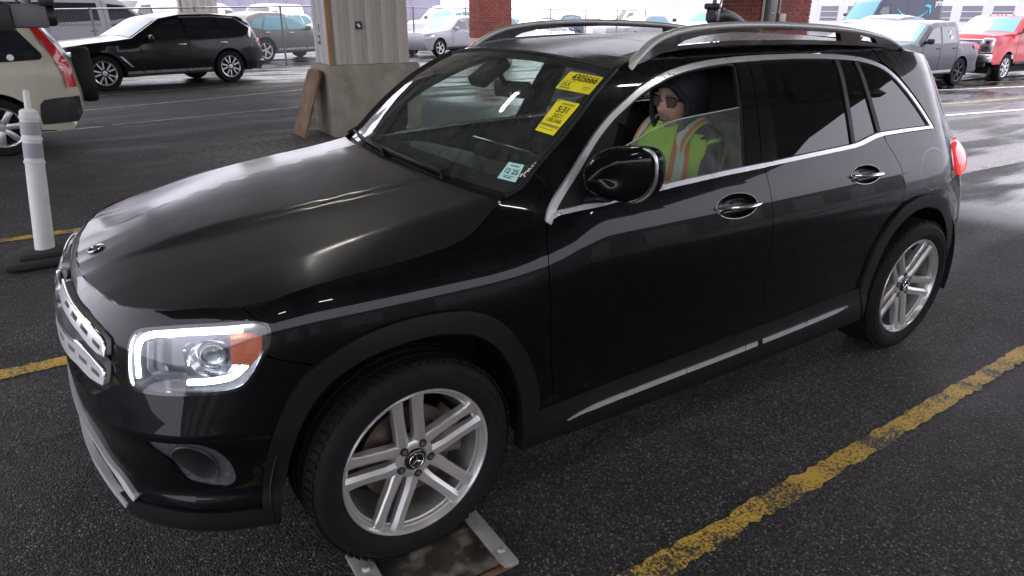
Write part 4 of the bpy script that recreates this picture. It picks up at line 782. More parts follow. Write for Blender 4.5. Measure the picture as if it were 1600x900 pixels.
RA = [(a, b) for a, b in RT]+[(a, b) for a, b in RB]
def RS(x, z, o=0.): x = np.asarray(x, float); return np.stack([x, np.interp(-x, [1.0, 1.15, 1.3, 1.8, 2.4, 2.9], [.618, .585, .572, .560, .562, .565])+o, np.asarray(z, float)], -1)
for s in (1, -1):
    mb = panel_mb(RA[::-1] if area2(RA) > 0 else RA, RS, o=.013, step=.03, depth=.026, holes=[H1, H2]); P = panel_mb(RA[::-1] if area2(RA) > 0 else RA, RS, o=-.013, step=.03, depth=0, holes=[H1, H2])
    mb.add(P.v, [q[::-1] for q in P.f]); mb.n = []; mb.flip(); r_ = (mb if s > 0 else mb.mirror()).build('roof_rail', M['gloss'], car)
    mb = MB(); mb.tube([RS(a, b-.004) for a, b in RT[1:-2]], .0195, 10, flat=.72); (mb if s > 0 else mb.mirror()).build('rail_cap', M['rail'], r_, 60)
mb = MB(); a, b = np.meshgrid(np.linspace(-1, 1, 31), np.linspace(0, 1, 8)); base = R(a*.985, b*0+.86); ext = np.stack([-.46*b*(1-.32*np.abs(a)**3), 0*a-.05*b*a, -.085*b**1.5-.03*b*np.abs(a)**3+.006], -1); top_ = base+ext
th = (.022+.075*np.abs(a)**4)[..., None]*np.array([.25, 0, -1.])*np.minimum(1, b*2+.3)[..., None]; bot_ = top_+th; mb.grid(top_); mb.grid(bot_[::-1]); mb.grid(np.stack([top_[-1], (top_[-1]+bot_[-1])/2+np.array([-.012, 0, 0]), bot_[-1]]))
mb.grid(np.stack([bot_[:, 0], top_[:, 0]])); mb.grid(np.stack([top_[:, -1], bot_[:, -1]])); mb.build('rear_spoiler', M['paint'], car, 60)
# tail lamps (proud of the corner)
tl = _crom([(4.70, 1.02), (4.76, 1.045), (4.86, 1.055), (4.98, 1.05), (4.98, .92), (4.86, .90), (4.77, .885), (4.735, .90), (4.705, .955)], 3, True)
def TLs(u, z, o=0.):
    u = np.asarray(u, float); z = np.asarray(z, float); return W(u, z, o+.035*np.clip(1-((u-4.83)/.14)**2, 0, 1)*np.clip(1-((z-.97)/.1)**2, 0, 1))
panel('tail_light', tl, M['tail'], car, S=TLs, o=.006, step=.02, depth=.02)
panel('flap_reflection_line', ribbon(ell((4.36, .97), .125, .10, 0, 40)+ell((4.36, .97), .125, .10, 0, 40)[:1], ell((4.36, .97), .122, .097, 0, 40)+ell((4.36, .97), .122, .097, 0, 40)[:1]), M['gloss'], car, both=False, o=.0006, step=.03, depth=0)  # thin ring: fuel flap outline, partly a reflection drawn as a line
# underbody, wheel wells
mb = MB(); mb.box((-1.35, 0, .30), (4.1, 1.16, .14)); mb.box((-1.42, 0, .27), (1.75, 1.68, .08)); mb.box((.62, 0, .36), (.16, 1.3, .12)); mb.build('underbody', M['under'], car, 0)
for wx in (0, -2.829):
    for s in (1, -1):
        mb = MB(); mb.lathe([(.455, .0), (.455, -.36), (.0, -.36)], 24, 'y', (wx, .885, .35), -.25, math.pi+.25); (mb if s > 0 else mb.mirror()).build('wheel_liner', M['under'], car)
mb = MB(); mb.box((-.02, 0, .78), (.9, 1.1, .2)); mb.box((-.43, 0, .72), (.02, 1.5, .7)); mb.build('bulkhead', M['under'], car, 0)
# ---------------------------------------------------------------- door mirrors
def mirror_housing(s):
    e = empty('door_mirror', parent=car); mb = MB(); n = 28; prof = [(.0, .02), (.018, .36), (.045, .62), (.08, .83), (.115, .95), (.15, 1.0), (.165, .985)]; rows = []
    for k, (d, sc) in enumerate(prof):
        ring = []
        for i in range(n):
            a = 2*math.pi*i/n; ca, sa = math.cos(a), math.sin(a); ex = .62
            yy = .113*math.copysign(abs(ca)**ex, ca); zz = .088*math.copysign(abs(sa)**ex, sa)
            zz *= 1+.10*(yy/.113); zz += -.022*max(0, yy/.113)**2*(1 if sa < 0 else .3)*-1
            ring.append((-.628-d-.08*(yy/.113)*.5-.02*(yy/.113)**2, .912+yy*sc*.82, 1.190+zz*sc*1.04-.006*(1-sc)))
        rows.append(ring)
    m = len(prof); mb.add([p for r in rows for p in r], [(k*n+i, k*n+(i+1) % n, (k+1)*n+(i+1) % n, (k+1)*n+i) for k in range(m-1) for i in range(n)]+[tuple(range(n))[::-1]]).flip()
    (mb if s > 0 else mb.mirror()).build('mirror_cap', M['paint'], e, 60)
    c = np.array(rows[-1]); ce = c.mean(0); mb = MB(); q = ce+(c-ce)*.98; mb.add(np.concatenate([c, q+[-.012, 0, 0], ce+(c-ce)*.86+[.004, 0, 0]]), [(k*n+i, k*n+(i+1) % n, (k+1)*n+(i+1) % n, (k+1)*n+i) for k in range(2) for i in range(n)]).flip(); (mb if s > 0 else mb.mirror()).build('mirror_bezel', M['plastic'], e, 60)
    mb = MB(); mb.add(ce+(c-ce)*.87+[.002, 0, 0], [tuple(range(n))]).flip(); (mb if s > 0 else mb.mirror()).build('mirror_glass', M['chrome'], e, 0)
    mb = MB(); ii = [i for i in list(range(-7, 6))]; pts = [Vector(rows[4][i % n])*.55+Vector(rows[5][i % n])*.45+Vector((0, .004, 0)) for i in ii]; mb.tube(pts, [.004]+[.010]*11+[.004], 8, flat=.7); (mb if s > 0 else mb.mirror()).build('turn_signal_lens', M['satin'], e, 60)
    mb = MB(); mb.tube([W(2.20, 1.100, -.005), W(2.225, 1.108, .03), (-.715, .89, 1.112), (-.715, .912, 1.120)], [.03, .026, .026, .03], 10, flat=.55); (mb if s > 0 else mb.mirror()).build('mirror_arm', M['plastic'], e, 60)
for s in (1, -1): mirror_housing(s)
# ---------------------------------------------------------------- wheels
def make_wheel(parent, detail=True):
    """wheel at the origin, axis +y outwards, outer lip at y=0"""
    e = empty('wheel', parent=parent)
    mb = MB(); mb.lathe([(.255, -.225), (.262, -.232), (.30, -.243), (.335, -.236), (.3475, -.218), (.3505, -.19), (.3515, -.12), (.3505, -.045), (.3475, -.018), (.337, .000), (.325, .007), (.305, .011), (.285, .010), (.268, .004), (.257, -.006)], 96, 'y')
    if detail:
        for k in range(72):   # tread blocks at the shoulder
            a = 2*math.pi*k/72; m = Matrix.Rotation(a, 4, 'Y')
            for yy, tw in ((-.030, .25), (-.205, -.25)): mb.box((0, 0, 0), (.020, .045, .007), m=m@Matrix.Translation((0, yy, .351))@Matrix.Rotation(tw, 4, 'Z'))
        for yy in (-.075, -.118, -.160):
            mb.lathe([(.3512, yy-.016), (.354, yy-.014), (.354, yy+.014), (.3512, yy+.016)], 72, 'y')
        for r0 in (.318, .292): mb.lathe([(r0+.0015, .0085 if r0 > .3 else .0107), (r0, .0112 if r0 > .3 else .0125), (r0-.0015, .0095 if r0 > .3 else .0107)], 72, 'y')
    mb.build('tyre', M['tyre'], e, 40)
    mb = MB(); mb.lathe([(.2575, -.010), (.2585, -.002), (.255, .003), (.2505, .002), (.247, -.004), (.2455, -.012), (.243, -.018), (.238, -.020), (.2365, -.028), (.230, -.031)], 72, 'y')
    # five twin spokes
    for k in range(5):
        a = 2*math.pi*k/5+.10
        for s in (-1, 1):
            # spoke runs along local +z; sections: (r, centre offset, half width, y face, depth)
            sec = [(.045, .024, .022, -.034, .03), (.075, .030, .022, -.030, .032), (.105, .032, .0195, -.025, .034), (.112, .032, .0190, -.024, .034), (.16, .033, .0185, -.019, .034), (.205, .034, .0190, -.012, .030), (.236, .036, .022, -.007, .024), (.247, .038, .027, -.007, .02)]
            v = []
            for r, c, hw, yf, dp in sec:
                c *= s; inn = c-hw*s; out_ = c+hw*s
                v += [(inn, yf-dp, r), (inn, yf-.010, r), (c-hw*.35*s, yf, r), (out_-.004*s, yf-.001, r), (out_, yf-.007, r), (out_, yf-dp, r)]
            f = [(i*6+j, i*6+(j+1) % 6, (i+1)*6+(j+1) % 6, (i+1)*6+j) for i in range(len(sec)-1) for j in range(6)]
            if s < 0: f = [q[::-1] for q in f]
            m = Matrix.Rotation(a, 4, 'Y'); mb.add([tuple(m@Vector(p)) for p in v], f)
    hubp = [(.0, -.036), (.036, -.036), (.040, -.030), (.047, -.029), (.060, -.031), (.068, -.036), (.072, -.048), (.074, -.075)]; mb.lathe(hubp, 40, 'y')
    mb.build('rim', M['rim'], e, 28)
    mb = MB(); mb.lathe([(.238, -.024), (.226, -.05), (.214, -.10), (.214, -.2), (.24, -.222), (.25, -.226)], 64, 'y'); mb.build('rim_barrel', M['rim_in'], e, 40)
    for k in range(5):
        a = 2*math.pi*(k+.5)/5+.10; lx, lz = math.sin(a)*.056, math.cos(a)*.056
        MB().lathe([(0, .001), (.008, .001), (.0095, -.004), (.0095, -.02)], 8, 'y', (lx, -.0262, lz)).build('lug_bolt', M['satin'], e, 40)
        MB().lathe([(0, .0015), (.0135, .0015), (.0145, -.004)], 14, 'y', (lx, -.029, lz)).build('lug_hole_shade', M['under'], e, 40)  # proud dark disc stands in for the shade inside a lug hole
    mb = MB(); mb.lathe([(0, -.0225), (.030, -.0225), (.035, -.026), (.037, -.034)], 32, 'y'); cp = mb.build('center_cap', M['gloss'], e, 40)
    mb = star_mb(.025, .004); mm = Matrix.Translation((0, -.021, 0))@Matrix(((-1, 0, 0, 0), (0, 0, 1, 0), (0, 1, 0, 0), (0, 0, 0, 1))); place_mb(mb, mm).build('cap_star', M['chrome'], e, 30)
    mb = MB(); mb.lathe([(.08, -.085), (.165, -.085), (.165, -.11), (.08, -.11)], 48, 'y'); mb.build('brake_disc', M['disc'], e, 30)
    mb = MB()
    for t in np.linspace(-.5, .5, 7)[:-1]:
        m = Matrix.Rotation(-1.35+t+.08, 4, 'Y'); mb.box((0, 0, 0), (.030, .06, .07), b=.006, m=m@Matrix.Translation((0, -.085, .155)))
    mb.build('brake_caliper', M['caliper'], e, 30)
    return e
w0 = make_wheel(car); STEER = .055
w0.location = (0, .905, .35); w0.rotation_euler = (0, 0, STEER)
w1 = copy_tree(w0, car); w1.location = (-2.829, .905, .35); w1.rotation_euler = (0, .0, 0)
for ch in w1.children: ch.rotation_euler = (0, .62, 0)
for wx, st in ((0, STEER), (-2.829, 0)):
    w = copy_tree(w0, car); w.location = (wx, -.905, .35); w.rotation_euler = (0, 0, math.pi+st)
# ---------------------------------------------------------------- cabin
def seat(x, y, w, rear=False):
    e = empty('seat', (x, y, 0), parent=car)
    mb = MB(); mb.box((0, 0, .58), (.52, w, .16), b=.05); mb.build('cushion', M['cloth'], e)
    m = Matrix.Rotation(-.30, 4, 'Y'); mb = MB(); mb.box((-.28, 0, .92), (.16, w, .66), b=.06, m=m)
    for sgn in (-1, 1): mb.box((-.22, sgn*w*.42, .90), (.15, .09, .50), b=.04, m=m)
    mb.build('backrest', M['cloth'], e)
    for hy in ((0,) if not rear else (-w*.3, w*.3)):
        mb = MB(); mb.box((-.40, hy, 1.34), (.11, .27, .20), b=.045, m=Matrix.Rotation(-.2, 4, 'Y'))
        for sgn in (-1, 1): mb.tube([(-.385, hy+sgn*.05, 1.27), (-.365, hy+sgn*.05, 1.18)], .007, 6)
        mb.build('headrest', M['cloth'], e)
seat(-1.42, .37, .50); seat(-1.42, -.37, .50); seat(-2.25, 0, 1.24, True)
mb = MB(); n = 41; a = np.linspace(-.74, .74, n); rows = []
for x, z in ((-.44, 1.075), (-.60, 1.095), (-.78, 1.085), (-.88, 1.055), (-.90, .98), (-.84, .86), (-.84, .60)):
    rows.append(np.stack([x+.05*(np.abs(a)/.74)**2, a, z-.03*(np.abs(a)/.74)**4+(.035*np.exp(-((a-.37)/.2)**2) if .85 > -x > .7 else 0*a)], -1))
mb.grid(np.stack(rows)); mb.flip(); mb.build('dashboard', M['dash'], car, 50)
mb = MB(); mb.box((-.80, .18, 1.10), (.02, .62, .13), b=.008, m=Matrix.Rotation(.18, 4, 'Y')); mb.build('dashboard_screen', M['gloss'], car)
e = empty('steering_wheel', (-1.015, .37, .965), parent=car); e.rotation_euler = (0, .42, 0)
mb = MB(); mb.tube([(0, .185*math.cos(2*math.pi*k/40), .185*math.sin(2*math.pi*k/40)) for k in range(40)], .016, 10, closed=True); mb.build('wheel_ring', M['cloth'], e, 60)
mb = MB(); mb.box((.02, 0, 0), (.06, .15, .13), b=.025); mb.box((.01, 0, 0), (.02, .34, .03), b=.006); mb.box((.01, 0, -.09), (.02, .04, .17), b=.006); mb.tube([(.03, 0, 0), (.25, 0, 0)], .03, 10); mb.build('wheel_hub', M['dash'], e)
mb = MB(); mb.box((-.905, .02, 1.372), (.03, .225, .070), b=.014, m=Matrix.Rotation(.12, 4, 'Y')@Matrix.Rotation(.18, 4, 'Z')); mb.tube([(-.88, 0, 1.39), (-.85, 0, 1.44), (-.84, 0, 1.475)], .012, 8); mb.build('rear_view_mirror', M['plastic'], car)
mb = MB(); mb.box((-.80, 0, 1.445), (.16, .12, .05), b=.015, m=Matrix.Rotation(.55, 4, 'Y')); mb.build('camera_pod', M['plastic'], car)
mb = MB(); mb.grid(rpatch(-.86, .86, .03, .95, 13, 10, -.05)); mb.flip(); mb.build('headliner', M['headliner'], car, 60)
mb = MB(); mb.box((-1.6, 0, .47), (2.3, 1.5, .04)); mb.box((-1.25, 0, .62), (.9, .2, .3), b=.04); mb.build('cabin_floor', M['under'], car, 0)
for s in (1, -1):   # inner door cards
    mb = MB(); q = np.array([(u, z) for z in (.50, .80, 1.0, 1.085) for u in np.linspace(2.15, 3.08, 10)]).reshape(4, 10, 2); mb.grid(W(q[..., 0], q[..., 1], -.075)); q = np.array([(u, z) for z in (.50, .80, 1.0, 1.10) for u in np.linspace(3.14, 4.0, 10)]).reshape(4, 10, 2); mb.grid(W(q[..., 0], q[..., 1], -.075)); (mb if s > 0 else mb.mirror()).build('door_card', M['dash'], car, 60)
# ================================================================= driver, seen through the half open window
M['skin'] = pm('skin', (.62, .37, .28), .5, var=.12, var_scale=14); M['jacket'] = pm('black_navy_jacket', (.010, .011, .018), .7, bump=.25, bump_scale=40); M['vest'] = pm('lime_high_visibility_vest', (.56, .78, .06), .7, bump=.6, bump_scale=22)
M['orange'] = pm('orange_stripe', (.85, .19, .04), .6); M['silver'] = pm('silver_reflective_stripe', (.62, .66, .66), .35); M['hair'] = pm('grey_hair', (.30, .28, .26), .8, bump=.5, bump_scale=150); M['frame'] = pm('dark_glasses_frame', (.015, .012, .012), .3); M['spec'] = pm('tinted_spectacle_lens', (.16, .11, .09), .08, coat=.4)
per = empty('person', (-1.47, .38, .69)); tag(per, 'driver in a dark hood, glasses and lime high-visibility vest seated at the wheel', 'person')
PO = Vector((-1.45, .37, .60))
def skin_body():
    V = []; E = []; Rr = []
    def v(x, y, z, r): V.append((x, y, z)); Rr.append(r); return len(V)-1
    def chain(a, pts):
        for q in pts: b = v(*q); E.append((a, b)); a = b
        return a
    pel = v(0, 0, .04, (.17, .14)); ch = chain(pel, [(-.05, 0, .20, (.17, .13)), (-.10, 0, .36, (.18, .125)), (-.12, 0, .45, (.15, .10)), (-.105, 0, .51, (.065, .065)), (-.08, 0, .56, (.06, .06))])
    top = 3
    for s in (-1, 1):
        a = chain(top, [(-.11, s*.17, .46, (.075, .07)), (-.02, s*.225, .28, (.058, .056)), (.10, s*.235, .185, (.05, .05)), (.25, s*.20, .285, (.042, .04)), (.355, s*.178, .365, (.034, .03)), (.395, s*.172, .395, (.036, .024))])
        for k, (dy, dz) in enumerate(((-.030, .028), (-.011, .034), (.009, .032), (.027, .024))):
            chain(a, [(.425, s*.172+dy*.8, .405+dz*.5, (.0105, .0105)), (.450, s*.172+dy, .402+dz*.4, (.0095, .0095)), (.452, s*.172+dy, .378+dz*.3, (.0085, .0085)), (.436, s*.172+dy, .366+dz*.3, (.008, .008))])
        chain(a, [(.395, s*.172-s*.034, .40, (.012, .012)), (.412, s*.172-s*.046, .418, (.010, .010)), (.428, s*.172-s*.046, .420, (.009, .009))])
        chain(pel, [(.10, s*.10, .03, (.095, .09)), (.42, s*.13, .10, (.075, .075)), (.50, s*.13, .04, (.062, .062)), (.64, s*.12, -.24, (.045, .045)), (.70, s*.12, -.30, (.045, .04)), (.82, s*.12, -.27, (.035, .03))])
    me = bpy.data.meshes.new('sk'); me.from_pydata(V, E, []); o = bpy.data.objects.new('sk', me); COL.objects.link(o)
    md = o.modifiers.new('s', 'SKIN'); 
    for i, d in enumerate(me.skin_vertices[0].data): d.radius = Rr[i]; d.use_root = (i == 0)
    o.modifiers.new('ss', 'SUBSURF').levels = 1; dg = bpy.context.evaluated_depsgraph_get(); dg.update(); ev = o.evaluated_get(dg); m2 = ev.to_mesh(); v2 = [tuple(p.co) for p in m2.vertices]; f2 = [tuple(p.vertices) for p in m2.polygons]; ev.to_mesh_clear(); bpy.data.objects.remove(o)
    return v2, f2
bv, bf = skin_body()
def head():
    n, m = 56, 44; v = []; f = []; 
    for j in range(m+1):
        th = math.pi*j/m
        for i in range(n):
            ph = 2*math.pi*i/n; d = Vector((math.sin(th)*math.cos(ph), math.sin(th)*math.sin(ph), math.cos(th))); rho = (1-min(1, abs(d.z))**2.7)**(1/2.7); x, y, z = rho*math.cos(ph)*.100, rho*math.sin(ph)*.076, d.z*.122
            if z < 0: y *= 1-.26*(z/-.122)**1.5; x = x*(1-.05*(z/-.122)) if x > 0 else x*(1-.45*(z/-.122))
            fr = max(0, d.x)**2
            def bmp(y0, z0, sy, sz, h): return h*math.exp(-((y-y0)/sy)**2-((z-z0)/sz)**2)*(1 if d.x > 0 else 0)
            x += bmp(0, -.020, .013, .022, .024)+bmp(0, -.028, .018, .012, .010)+bmp(0, .012, .009, .03, .010)
            x += bmp(0, .035, .05, .012, .006)-bmp(.032, .012, .017, .014, .014)-bmp(-.032, .012, .017, .014, .014)
            x += bmp(0, -.058, .028, .010, .007)+bmp(0, -.072, .024, .008, .005)-bmp(0, -.065, .022, .004, .005)+bmp(0, -.10, .022, .016, .010)
            x += bmp(.042, -.022, .02, .022, .006)+bmp(-.042, -.022, .02, .022, .006)
            v.append((x, y, z))
    for j in range(m):
        for i in range(n): f.append((j*n+i, (j+1)*n+i, (j+1)*n+(i+1) % n, j*n+(i+1) % n))
    return v, f
HM = Matrix.Translation((-.045, .02, .64))@Matrix.Rotation(.10, 4, 'Z')@Matrix.Rotation(.06, 4, 'Y')@Matrix.Scale(1.02, 4)
hv, hf = head(); mb = MB(); mb.add(bv, bf); nb = len(mb.f); mb.cur = 1; mb.add([tuple(HM@Vector(p)) for p in hv], hf)
# skin on the hands
o = mb.build('body', [M['jacket'], M['skin']], per, 80)
for p in o.data.polygons:
    if p.index < nb and p.center.x > .375 and p.center.z > .33: p.material_index = 1
# ears, moustache, glasses, eyes
def hp(mb): return place_mb(mb, HM)
for s in (-1, 1):
    mb = MB(); mb.lathe([(0, .012), (.012, .014), (.022, .008), (.026, -.004)], 14, 'y'); mb.v = [(p[0]*.8-.002, p[1]*s+s*.074, p[2]*1.25-.01) for p in mb.v]; hp(mb).build('ear', M['skin'], per, 60)
    mb = MB(); mb.lathe([(0, .012), (.008, .0095), (.012, 0)], 14, 'x', (.072, s*.031, .012)); hp(mb).build('eye', M['white'], per, 60)
    mb = MB(); n = 20; c = (.099, s*.033, .006); pts = [(c[0]-.010*abs(math.cos(2*math.pi*k/n))*(1 if math.cos(2*math.pi*k/n)*s > 0 else .1), c[1]+.029*math.copysign(abs(math.cos(2*math.pi*k/n))**.7, math.cos(2*math.pi*k/n)), c[2]+.020*math.copysign(abs(math.sin(2*math.pi*k/n))**.7, math.sin(2*math.pi*k/n))) for k in range(n)]
    mb.tube(pts, .0030, 6, closed=True); mb.tube([(.093, s*.062, .012), (.03, s*.082, .014), (-.02, s*.083, .005)], .0028, 6); hp(mb).build('glasses_frame', M['frame'], per, 60)
    mb = MB(); mb.add(pts+[(c[0]+.001, c[1], c[2])], [(k, (k+1) % n, n) for k in range(n)]); hp(mb).build('glasses_lens', M['spec'], per, 60)
mb = MB(); mb.tube([(.108, -.006, .010), (.112, 0, .012), (.108, .006, .010)], .0028, 6); hp(mb).build('glasses_bridge', M['frame'], per, 60)
mb = MB()
for s in (-1, 1): mb.tube([(.113, s*.002, -.045), (.112, s*.014, -.048), (.105, s*.028, -.056), (.097, s*.036, -.068)], [.009, .0095, .008, .003], 8, flat=.6)
hp(mb).build('moustache', M['hair'], per, 60)
mb = MB(); mb.tube([(.098, -.022, -.069), (.108, 0, -.068), (.098, .022, -.069)], [.0015, .003, .0015], 6); hp(mb).build('mouth', M['frame'], per, 60)
mb = MB(); mb.tube([(.103, -.012, -.085), (.107, 0, -.09), (.103, .012, -.085)], [.002, .004, .002], 8); hp(mb).build('chin_stubble', M['hair'], per, 60)
for s in (-1, 1): mb = MB(); mb.tube([(.103, s*.015, .034), (.104, s*.035, .039), (.090, s*.055, .034)], [.003, .0042, .002], 6); hp(mb).build('eyebrow', M['hair'], per, 60)
# hood drawn up round the head
mb = MB(); n, m = 40, 22; v = []; f = []
for j in range(m+1):
    for i in range(n):
        ph = 2*math.pi*i/n; th0 = 1.0-.56*max(0, math.sin(ph))**.7+.12*max(0, -math.sin(ph)); th = th0+(math.pi-th0)*j/m;          # angle from the facing axis
        d = (math.cos(th), math.sin(th)*math.cos(ph), math.sin(th)*math.sin(ph)); low = max(0, -d[2])
        v.append((d[0]*.142-.020+.02*low, d[1]*(.108+.018*low), d[2]*(.162+.018*low)+.008+.004*math.sin(5*ph+th*6)))
for j in range(m):
    for i in range(n): f.append((j*n+i, (j+1)*n+i, (j+1)*n+(i+1) % n, j*n+(i+1) % n))
mb.add(v, f); mb.tube([Vector(p) for p in v[:n]], .013, 8, closed=True); hp(mb).build('hood', M['jacket'], per, 60)
mb = MB(); mb.tube([(-.10+.15*math.cos(2*math.pi*k/24)*.75, .145*math.sin(2*math.pi*k/24),   .47-.03*math.cos(2*math.pi*k/24)) for k in range(24)], .045, 10, closed=True); mb.build('collar', M['jacket'], per, 60)
# vest: shell round the torso with an open neck
def torso(t, a, o=0.):
    """t 0 hem .. 1 shoulder, a angle round the body (0 = front)"""
    cx = -.01-.10*t; z = .02+.50*t; wy = .235-.02*abs(t-.55)+.012*math.sin(t*9+a*3); wx = .175-.01*t
    sh = max(0, (t-.78)/.22); wy *= 1-.30*sh**2; wx *= 1-.32*sh**2; ca, sa = math.cos(a), math.sin(a)
    return Vector((cx+(wx+o)*math.copysign(abs(ca)**.85, ca), (wy+o)*math.copysign(abs(sa)**.85, sa), z+.045*sh*(1-abs(sa)*.9)-.02*sh*abs(sa)))
na, ntt = 48, 20
mb = MB(); mb.add([torso(j/ntt, 2*math.pi*i/na) for j in range(ntt+1) for i in range(na)], [(j*na+i, j*na+(i+1) % na, (j+1)*na+(i+1) % na, (j+1)*na+i) for j in range(ntt) for i in range(na)]); mb.build('vest', M['vest'], per, 60)
for s in (-1, 1):
    for (a0, a1, mt, oo) in ((.42, .86, 'orange', .004), (.54, .74, 'silver', .0065)):
        mb = MB(); mb.grid([[torso(.05+.95*j/24, s*(a0+(a1-a0)*i/4), oo) for i in range(5)] for j in range(25)]); 
        if s < 0: mb.flip()
        mb.build('vest_stripe', M[mt], per, 60)
    mb = MB(); mb.grid([[torso(.05+.95*j/24, s*(math.pi-a0-(a1-a0)*i/4), .004) for i in range(5)] for j in range(25)]); mb.build('vest_stripe', M['orange'], per, 60)
for s in (-1, 1):   # shoulder straps of the vest over the jacket
    for (w, mt, oo) in ((.085, 'vest', .012), (.07, 'orange', .015), (.035, 'silver', .018)):
        mb = MB(); pts = [(.045, .115, .42), (.01, .115, .49), (-.05, .118, .545), (-.12, .12, .555), (-.20, .12, .50)]; c = _crom(pts, 4); mb.grid([[(x+oo*.6, s*(y+w*(k-.5))-0*k, z+oo-.28*abs(w*(k-.5))*(1 if k > .5 else .0)) for k in (0, .25, .5, .75, 1)] for x, y, z in c]); mb.build('vest_strap', M[mt], per, 60)
mb = MB()
for tt in (.30, .55): mb.grid([[torso(tt+.055*j/2, 2*math.pi*i/48, .0075) for i in range(49)] for j in range(3)])
mb.build('vest_band', M['silver'], per, 60)
# ================================================================= the other vehicles
def car_paint(n, c, r=.25): return pm(n, c, r, coat=.3, coat_r=.06, var=.04, var_scale=2, spec=.2)
P_ = {'black': car_paint('black_paint', (.008, .009, .010)), 'beige': car_paint('beige_paint', (.50, .47, .38)), 'grey': car_paint('grey_paint', (.27, .27, .28)), 'silver': car_paint('silver_paint', (.34, .34, .37), .35), 'white': car_paint('white_paint', (.78, .78, .80)), 'navy': car_paint('dark_blue_van_paint', (.035, .042, .075)), 'slate': car_paint('slate_paint', (.045, .05, .068)), 'red': car_paint('red_paint', (.50, .022, .03)), 'bluecar': car_paint('blue_paint', (.05, .06, .12)), 'olive': car_paint('grey_beige_paint', (.15, .145, .13))}
M['bglass'] = pm('dark_car_glass', (.012, .015, .018), .05, coat=1); M['sglass'] = pm('sky_coloured_glass', (.10, .27, .30), .08, spec=.5); M['bgtrim'] = pm('black_car_trim', (.018, .018, .019), .5); M['bgrim'] = pm('bright_alloy_wheel', (.60, .60, .60), .3, .8); M['bgrimd'] = pm('dark_alloy_wheel', (.03, .03, .035), .35, .6); M['hl'] = pm('head_lamp_clear', (.70, .72, .75), .1, .5, coat=1); M['gap'] = pm('door_gap_black', (.006, .006, .006), .8)  # sglass: cyan base colour stands in for reflected sky
def bg_wheel(parent, c, r, wdt, style, side):
    w = empty('wheel', c, parent=parent); w.rotation_euler = (0, 0, 0 if side > 0 else math.pi); rr = r*.70
    MB().lathe([(rr*.98, -wdt), (r*.93, -wdt), (r, -wdt*.85), (r, -.035), (r*.95, -.004), (rr*1.06, .004), (rr*.98, -.006)], 36, 'y').build('tyre', M['tyre'], w, 40)
    mat = M['bgrimd'] if style == 'dark' else M['bgrim']; mb = MB(); mb.lathe([(rr, -.012), (rr*.97, .0), (rr*.90, -.008), (rr*.86, -.03)], 36, 'y')
    n = {'y': 5, 'dark': 6, 'ten': 7, 'dually': 8}.get(style, 5)
    for k in range(n):
        a = 2*math.pi*k/n+.3
        if style == 'y':
            for s in (-1, 1): mb.box((0, 0, 0), (.030, .03, rr*.62), m=Matrix.Rotation(a, 4, 'Y')@Matrix.Translation((s*rr*.16, -.022, rr*.60))@Matrix.Rotation(s*.30, 4, 'Y'))
        else: mb.box((0, 0, 0), (rr*(.30 if style == 'ten' else .20), .03, rr*.78), m=Matrix.Rotation(a, 4, 'Y')@Matrix.Translation((0, -.022, rr*.52)), b=.01)
    mb.lathe([(0, .02 if style == 'dually' else -.004), (rr*.20, .015 if style == 'dually' else -.006), (rr*.24, -.03)], 20, 'y'); mb.build('rim', mat, w, 40)
    MB().lathe([(0, -.07), (rr*.95, -.07)], 24, 'y').build('brake_disc', M['under'], w, 0)
